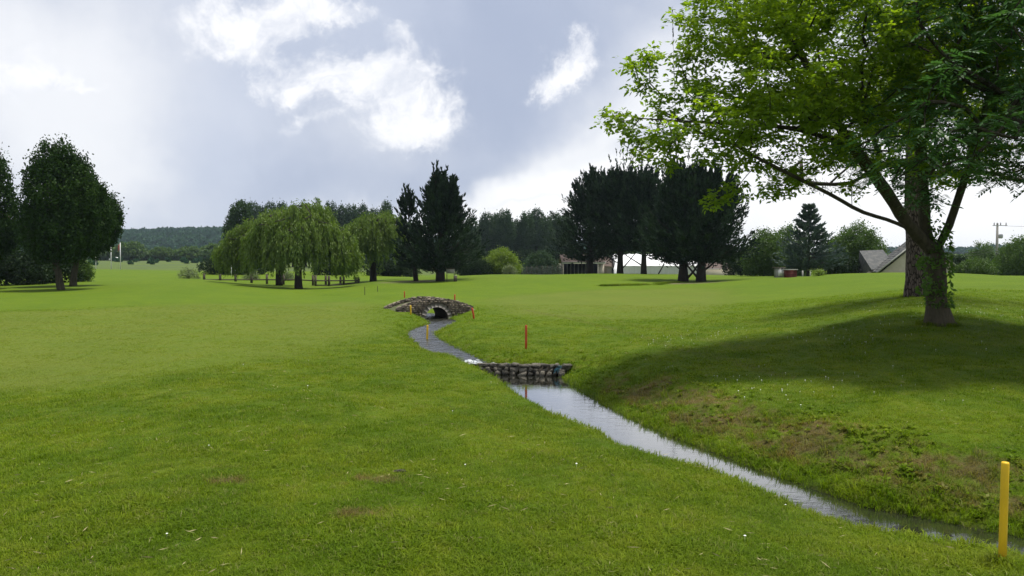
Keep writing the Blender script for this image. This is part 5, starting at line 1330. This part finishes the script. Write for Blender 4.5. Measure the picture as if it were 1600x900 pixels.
lb_ = thing('long_outbuilding', (X(1125), Yc + 2, G0), 'low cream outbuilding with a brown tiled roof right of the cypresses', 'building')
x0, x1, Yl = X(1097), X(1154), Yc + 2; ze = Zp(419.5, Yl); zr = Zp(410, Yl)
mb = MB(); mb.box(((x0 + x1) / 2, Yl, (G0 + ze) / 2), (x1 - x0, .3, ze - G0)); mb.box((x1 - .15, Yl + 2.5, (G0 + ze) / 2), (.3, 4.6, ze - G0)); mb.box((x0 + .15, Yl + 2.5, (G0 + ze) / 2), (.3, 4.6, ze - G0)); mb.box(((x0 + x1) / 2, Yl + 5, (G0 + ze) / 2), (x1 - x0, .3, ze - G0)); mb.build('wall', m_cream, lb_)
mb = MB(); V = [(x0 - .2, Yl - .4, ze - .02), (x1 + .2, Yl - .4, ze - .02), (x1 - .8, Yl + 2.5, zr), (x0 + .2, Yl + 2.5, zr), (x0 - .2, Yl + 5.4, ze - .02), (x1 + .2, Yl + 5.4, ze - .02)]; mb.add(V, [(0, 1, 2, 3), (3, 2, 5, 4)], [(1, 5, 2), (0, 3, 4)]); mb.build('roof', m_tile, lb_)
mb = MB(); mb.box((x0 + 2.2, Yl - .42, ze - .08), (x1 - x0 - 3, .08, .1)); mb.build('gutter', m_metal, lb_)

# ------------------------------------------------------------------ barn
Yb = 70; X2 = lambda px: (px - 800) / F * Yb; Z2 = lambda py: P(800, py, Yb).z
gb = gz(X2(1430), Yb) - .3
barn = thing('stone_barn', (X2(1430), Yb, gb), 'old stone barn with a patchy low slate roof behind the thick trunks', 'building')
ra = rad(-16); cxb, cyb = X2(1440), Yb


hwL, hwR = 3.85, 2.75; zap = Z2(371); zeL = Z2(424); zeR = Z2(412)
vdir = 9.0


def bq(u_, v_, z_):     # u along gable, v back and to the left
    return np.array([cxb + u_ + v_ * .36, cyb + u_ * .08 + v_, z_])


mb = MB(); ga = [(-hwL, gb), (hwR, gb), (hwR, zeR), (0, zap), (-hwL, zeL - .1)]
V = [bq(u_, 0, z_ - (.12 if z_ > gb else 0)) for u_, z_ in ga] + [bq(u_, vdir, z_ - (.12 if z_ > gb else 0)) for u_, z_ in ga]
mb.add(V, [(1, 6, 7, 2), (5, 0, 4, 9)], [(0, 1, 2), (0, 2, 4), (4, 2, 3), (6, 5, 9), (6, 9, 7), (7, 9, 8)]); mb.build('wall', m_cream, barn)
# slate slopes as uneven courses
rg = np.random.default_rng(5)
for (u0, z0_, u1, z1_, nm) in ((-hwL - .25, zeL - .12, 0, zap + .05, 'roof_slope'), (hwR + .25, zeR - .12, 0, zap + .05, 'roof_slope')):
    mb = MB(); nc = 16
    for k in range(nc):
        f0, f1 = k / nc, (k + 1) / nc + .03; vv = -.3
        while vv < vdir:
            wv = rg.uniform(.5, 1.0); lf_ = .05 + rg.uniform(0, .04)
            a = bq(u0 + (u1 - u0) * f0, vv, z0_ + (z1_ - z0_) * f0 + lf_); b2 = bq(u0 + (u1 - u0) * f0, min(vv + wv, vdir + .2), z0_ + (z1_ - z0_) * f0 + lf_)
            c = bq(u0 + (u1 - u0) * f1, min(vv + wv, vdir + .2), z0_ + (z1_ - z0_) * f1 + .03); d_ = bq(u0 + (u1 - u0) * f1, vv, z0_ + (z1_ - z0_) * f1 + .03)
            V = [a, b2, c, d_] + [q - (0, 0, .05) for q in (a, b2, c, d_)]; mb.add(V, [(0, 1, 2, 3), (4, 7, 6, 5), (0, 4, 5, 1), (1, 5, 6, 2), (2, 6, 7, 3), (3, 7, 4, 0)], None, rg.random()); vv += wv
    mb.build(nm, m_slate, barn)
for (u0, z0_) in ((-hwL - .25, zeL - .12), (hwR + .25, zeR - .12)):
    mb = MB(); mb.tube([bq(u0, -.32, z0_ + .02), bq(0, -.32, zap + .08)], .07, 5); mb.build('verge_board', m_paleboard, barn)
wing = thing('barn_lean_to', (X2(1374), Yb + 6, gb), 'grey slate roofed lean-to at the left end of the barn', 'building')
xw0, xw1 = X2(1364) * 1.06, X2(1404) * 1.06; Yw = Yb + 4.4; zt_ = P(800, 391, Yw).z; zl_ = P(800, 421, Yw).z
mb = MB(); mb.box(((xw0 + xw1) / 2, Yw + 1.5, (gb + zl_) / 2 - .3), (xw1 - xw0, 2.6, zl_ - gb + .6)); mb.build('wall', m_stonewall, wing)
mb = MB(); mb.add([(xw0 - .1, Yw - .1, zl_), (xw1, Yw - .1, zl_), (xw1, Yw + 3, zt_ + .1), (xw0 + .1, Yw + 3, zt_)], [(0, 1, 2, 3)], None, .2); mb.add([(xw0 + .1, Yw + 3, zt_), (xw1, Yw + 3, zt_ + .1), (xw1, Yw + 3.1, gb), (xw0, Yw + 3.1, gb)], [(0, 1, 2, 3)]); mb.add([(xw0 - .1, Yw - .1, zl_), (xw0 + .1, Yw + 3, zt_), (xw0, Yw + 3.1, gb)], None, [(0, 1, 2)]); mb.build('roof', m_slate, wing)

# ------------------------------------------------------------------ small sheds and hive-like boxes
b_ = onp(1217, 66); b_.z = P(1217, 433.5, 66).z; g1 = thing('small_hut', tuple(b_), 'small pale hut with a flat overhanging roof before the spruce', 'hut'); B = np.array(b_)
mb = MB(); mb.box(B + (0, 0, .36), (.62, .6, .8)); mb.build('wall', m_paleboard, g1); mb = MB(); mb.box(B + (0, 0, .80), (.88, .8, .09)); mb.build('roof', m_oldwood, g1)
mb = MB(); mb.box(B + (0, -.33, .38), (.34, .04, .5)); mb.build('door', m_whitep, g1)
b_ = onp(1234.5, 65); b_.z = P(1234, 434, 65).z; g2 = thing('small_hut', tuple(b_), 'low red boarded hut beside the pale one', 'hut'); B = np.array(b_)
for i in range(5): mb = MB(); mb.box(B + (0, -.3 + .004 * (i % 2), .06 + i * .125), (.86, .05, .118), 0, rng.random()); mb.build('board', m_redwall, g2)
mb = MB(); mb.box(B + (0, 0, .30), (.84, .5, .62)); mb.build('wall', m_redwall, g2)
mb = MB(); mb.box(B + (0, 0, .66), (.98, .8, .07)); mb.build('roof', m_paleboard, g2)
for i, (px, h, q) in enumerate(((1254, .5, 'white marker post left of the spruce trunk'), (1266, .42, 'white marker post right of the spruce trunk'), (1277, .45, 'wide white marker block between spruce and round tree'), (1286, .38, 'white marker post furthest right of the spruce'))):
    b_ = onp(px, 64); b_.z = P(px, 432.5 - i, 64).z; g3 = thing('marker_block', tuple(b_), q, 'post', 'white posts by the spruce'); B = np.array(b_)
    mb = MB(); mb.box(B + (0, 0, h / 2 - .15), ((.10, .08, .22, .07)[i], .1, h + .3), 0, .5, .9); mb.build('block', m_paleboard, g3)

# ------------------------------------------------------------------ utility pole and wires
b_ = onp(1557, 118); up = thing('utility_pole', tuple(b_), 'grey concrete utility pole with crossarm and transformer at the right', 'pole'); B = np.array(b_); zt = P(1557, 349, 118).z
mb = MB(); mb.box((B[0], B[1], (B[2] + zt) / 2), (.34, .34, zt - B[2]), 0, .5, .6); mb.build('mast', m_concrete, up)
za = P(1557, 352.5, 118).z; mb = MB(); mb.box((B[0] + .25, B[1] - .2, za), (2.1, .12, .10)); mb.build('crossarm', m_metal, up)
for xx_ in (-.6, -.15, .35, 1.15): mb = MB(); mb.tube([(B[0] + xx_, B[1] - .2, za + .05), (B[0] + xx_, B[1] - .2, za + .42)], [.07, .05], 8); mb.build('insulator', m_darkbark, up)
zt3 = P(1557, 369, 118).z; mb = MB(); mb.tube([(B[0] + .45, B[1] - .1, zt3 - .34), (B[0] + .45, B[1] - .1, zt3 - .2), (B[0] + .45, B[1] - .1, zt3 + .2), (B[0] + .45, B[1] - .1, zt3 + .3)], [.20, .30, .30, .2], 12); mb.build('transformer', m_metal, up)
for (pa2, pb2, sg, lb) in (((1555, 385, 118), (1470, 393, 72), .5, 'upper thin wire sagging from the pole towards the barn'), ((1555, 390, 118), (1470, 397, 72), .45, 'lower thin wire sagging from the pole towards the barn'), ((1561, 352.5, 118), (1700, 348, 110), .3, 'thin wire running right from the pole crossarm')):
    a, b2 = np.array(P(*pa2)), np.array(P(*pb2)); f = np.linspace(0, 1, 16)[:, None]; pts = a + (b2 - a) * f - np.array([0, 0, sg]) * np.sin(f * math.pi)
    mb = MB(); mb.tube(pts, .016, 4); tag(mb.build('overhead_wire', m_darkbark), lb, 'wire', 'overhead wires')

# ------------------------------------------------------------------ bird
q = P(677, 275, 60); bd = thing('flying_bird', tuple(q), 'tiny bird flying just left of the lone cypress top', 'bird'); B = np.array(q)
mb = MB(); mb.tube([B + (-.14, 0, 0), B + (-.06, 0, .01), B + (.05, 0, .01), B + (.16, 0, 0)], [.008, .035, .04, .01], 8); mb.build('body', m_darkbark, bd, True)
for sg in (-1, 1):
    mb = MB(); mb.add([B + (-.04, 0, .02), B + (.05, 0, .02), B + (.0, sg * .16, .09), B + (-.10, sg * .30, .05), B + (-.10, sg * .14, .06)], [(0, 1, 2, 4)], [(4, 2, 3)]); mb.build('wing', m_darkbark, bd)

# ------------------------------------------------------------------ haze
mh = bpy.data.materials.new('air'); mh.use_nodes = True; t = NT(mh.node_tree); o = t.n('ShaderNodeOutputMaterial'); pv = t.n('ShaderNodeVolumePrincipled')
pv.inputs['Color'].default_value = (.66, .82, 1.0, 1); pv.inputs['Density'].default_value = .00013; pv.inputs['Anisotropy'].default_value = .2
t.put(o.inputs['Volume'], pv.outputs[0])
mb = MB(); mb.box((0, 1300, 29), (5400, 2900, 64)); hz = mb.build('haze', mh); tag(hz, kind='stuff')
hz.location.z = 0
print('objects', len(bpy.data.objects), 'tris', sum(len(m.loops) - 2 * len(m.polygons) for m in bpy.data.meshes))
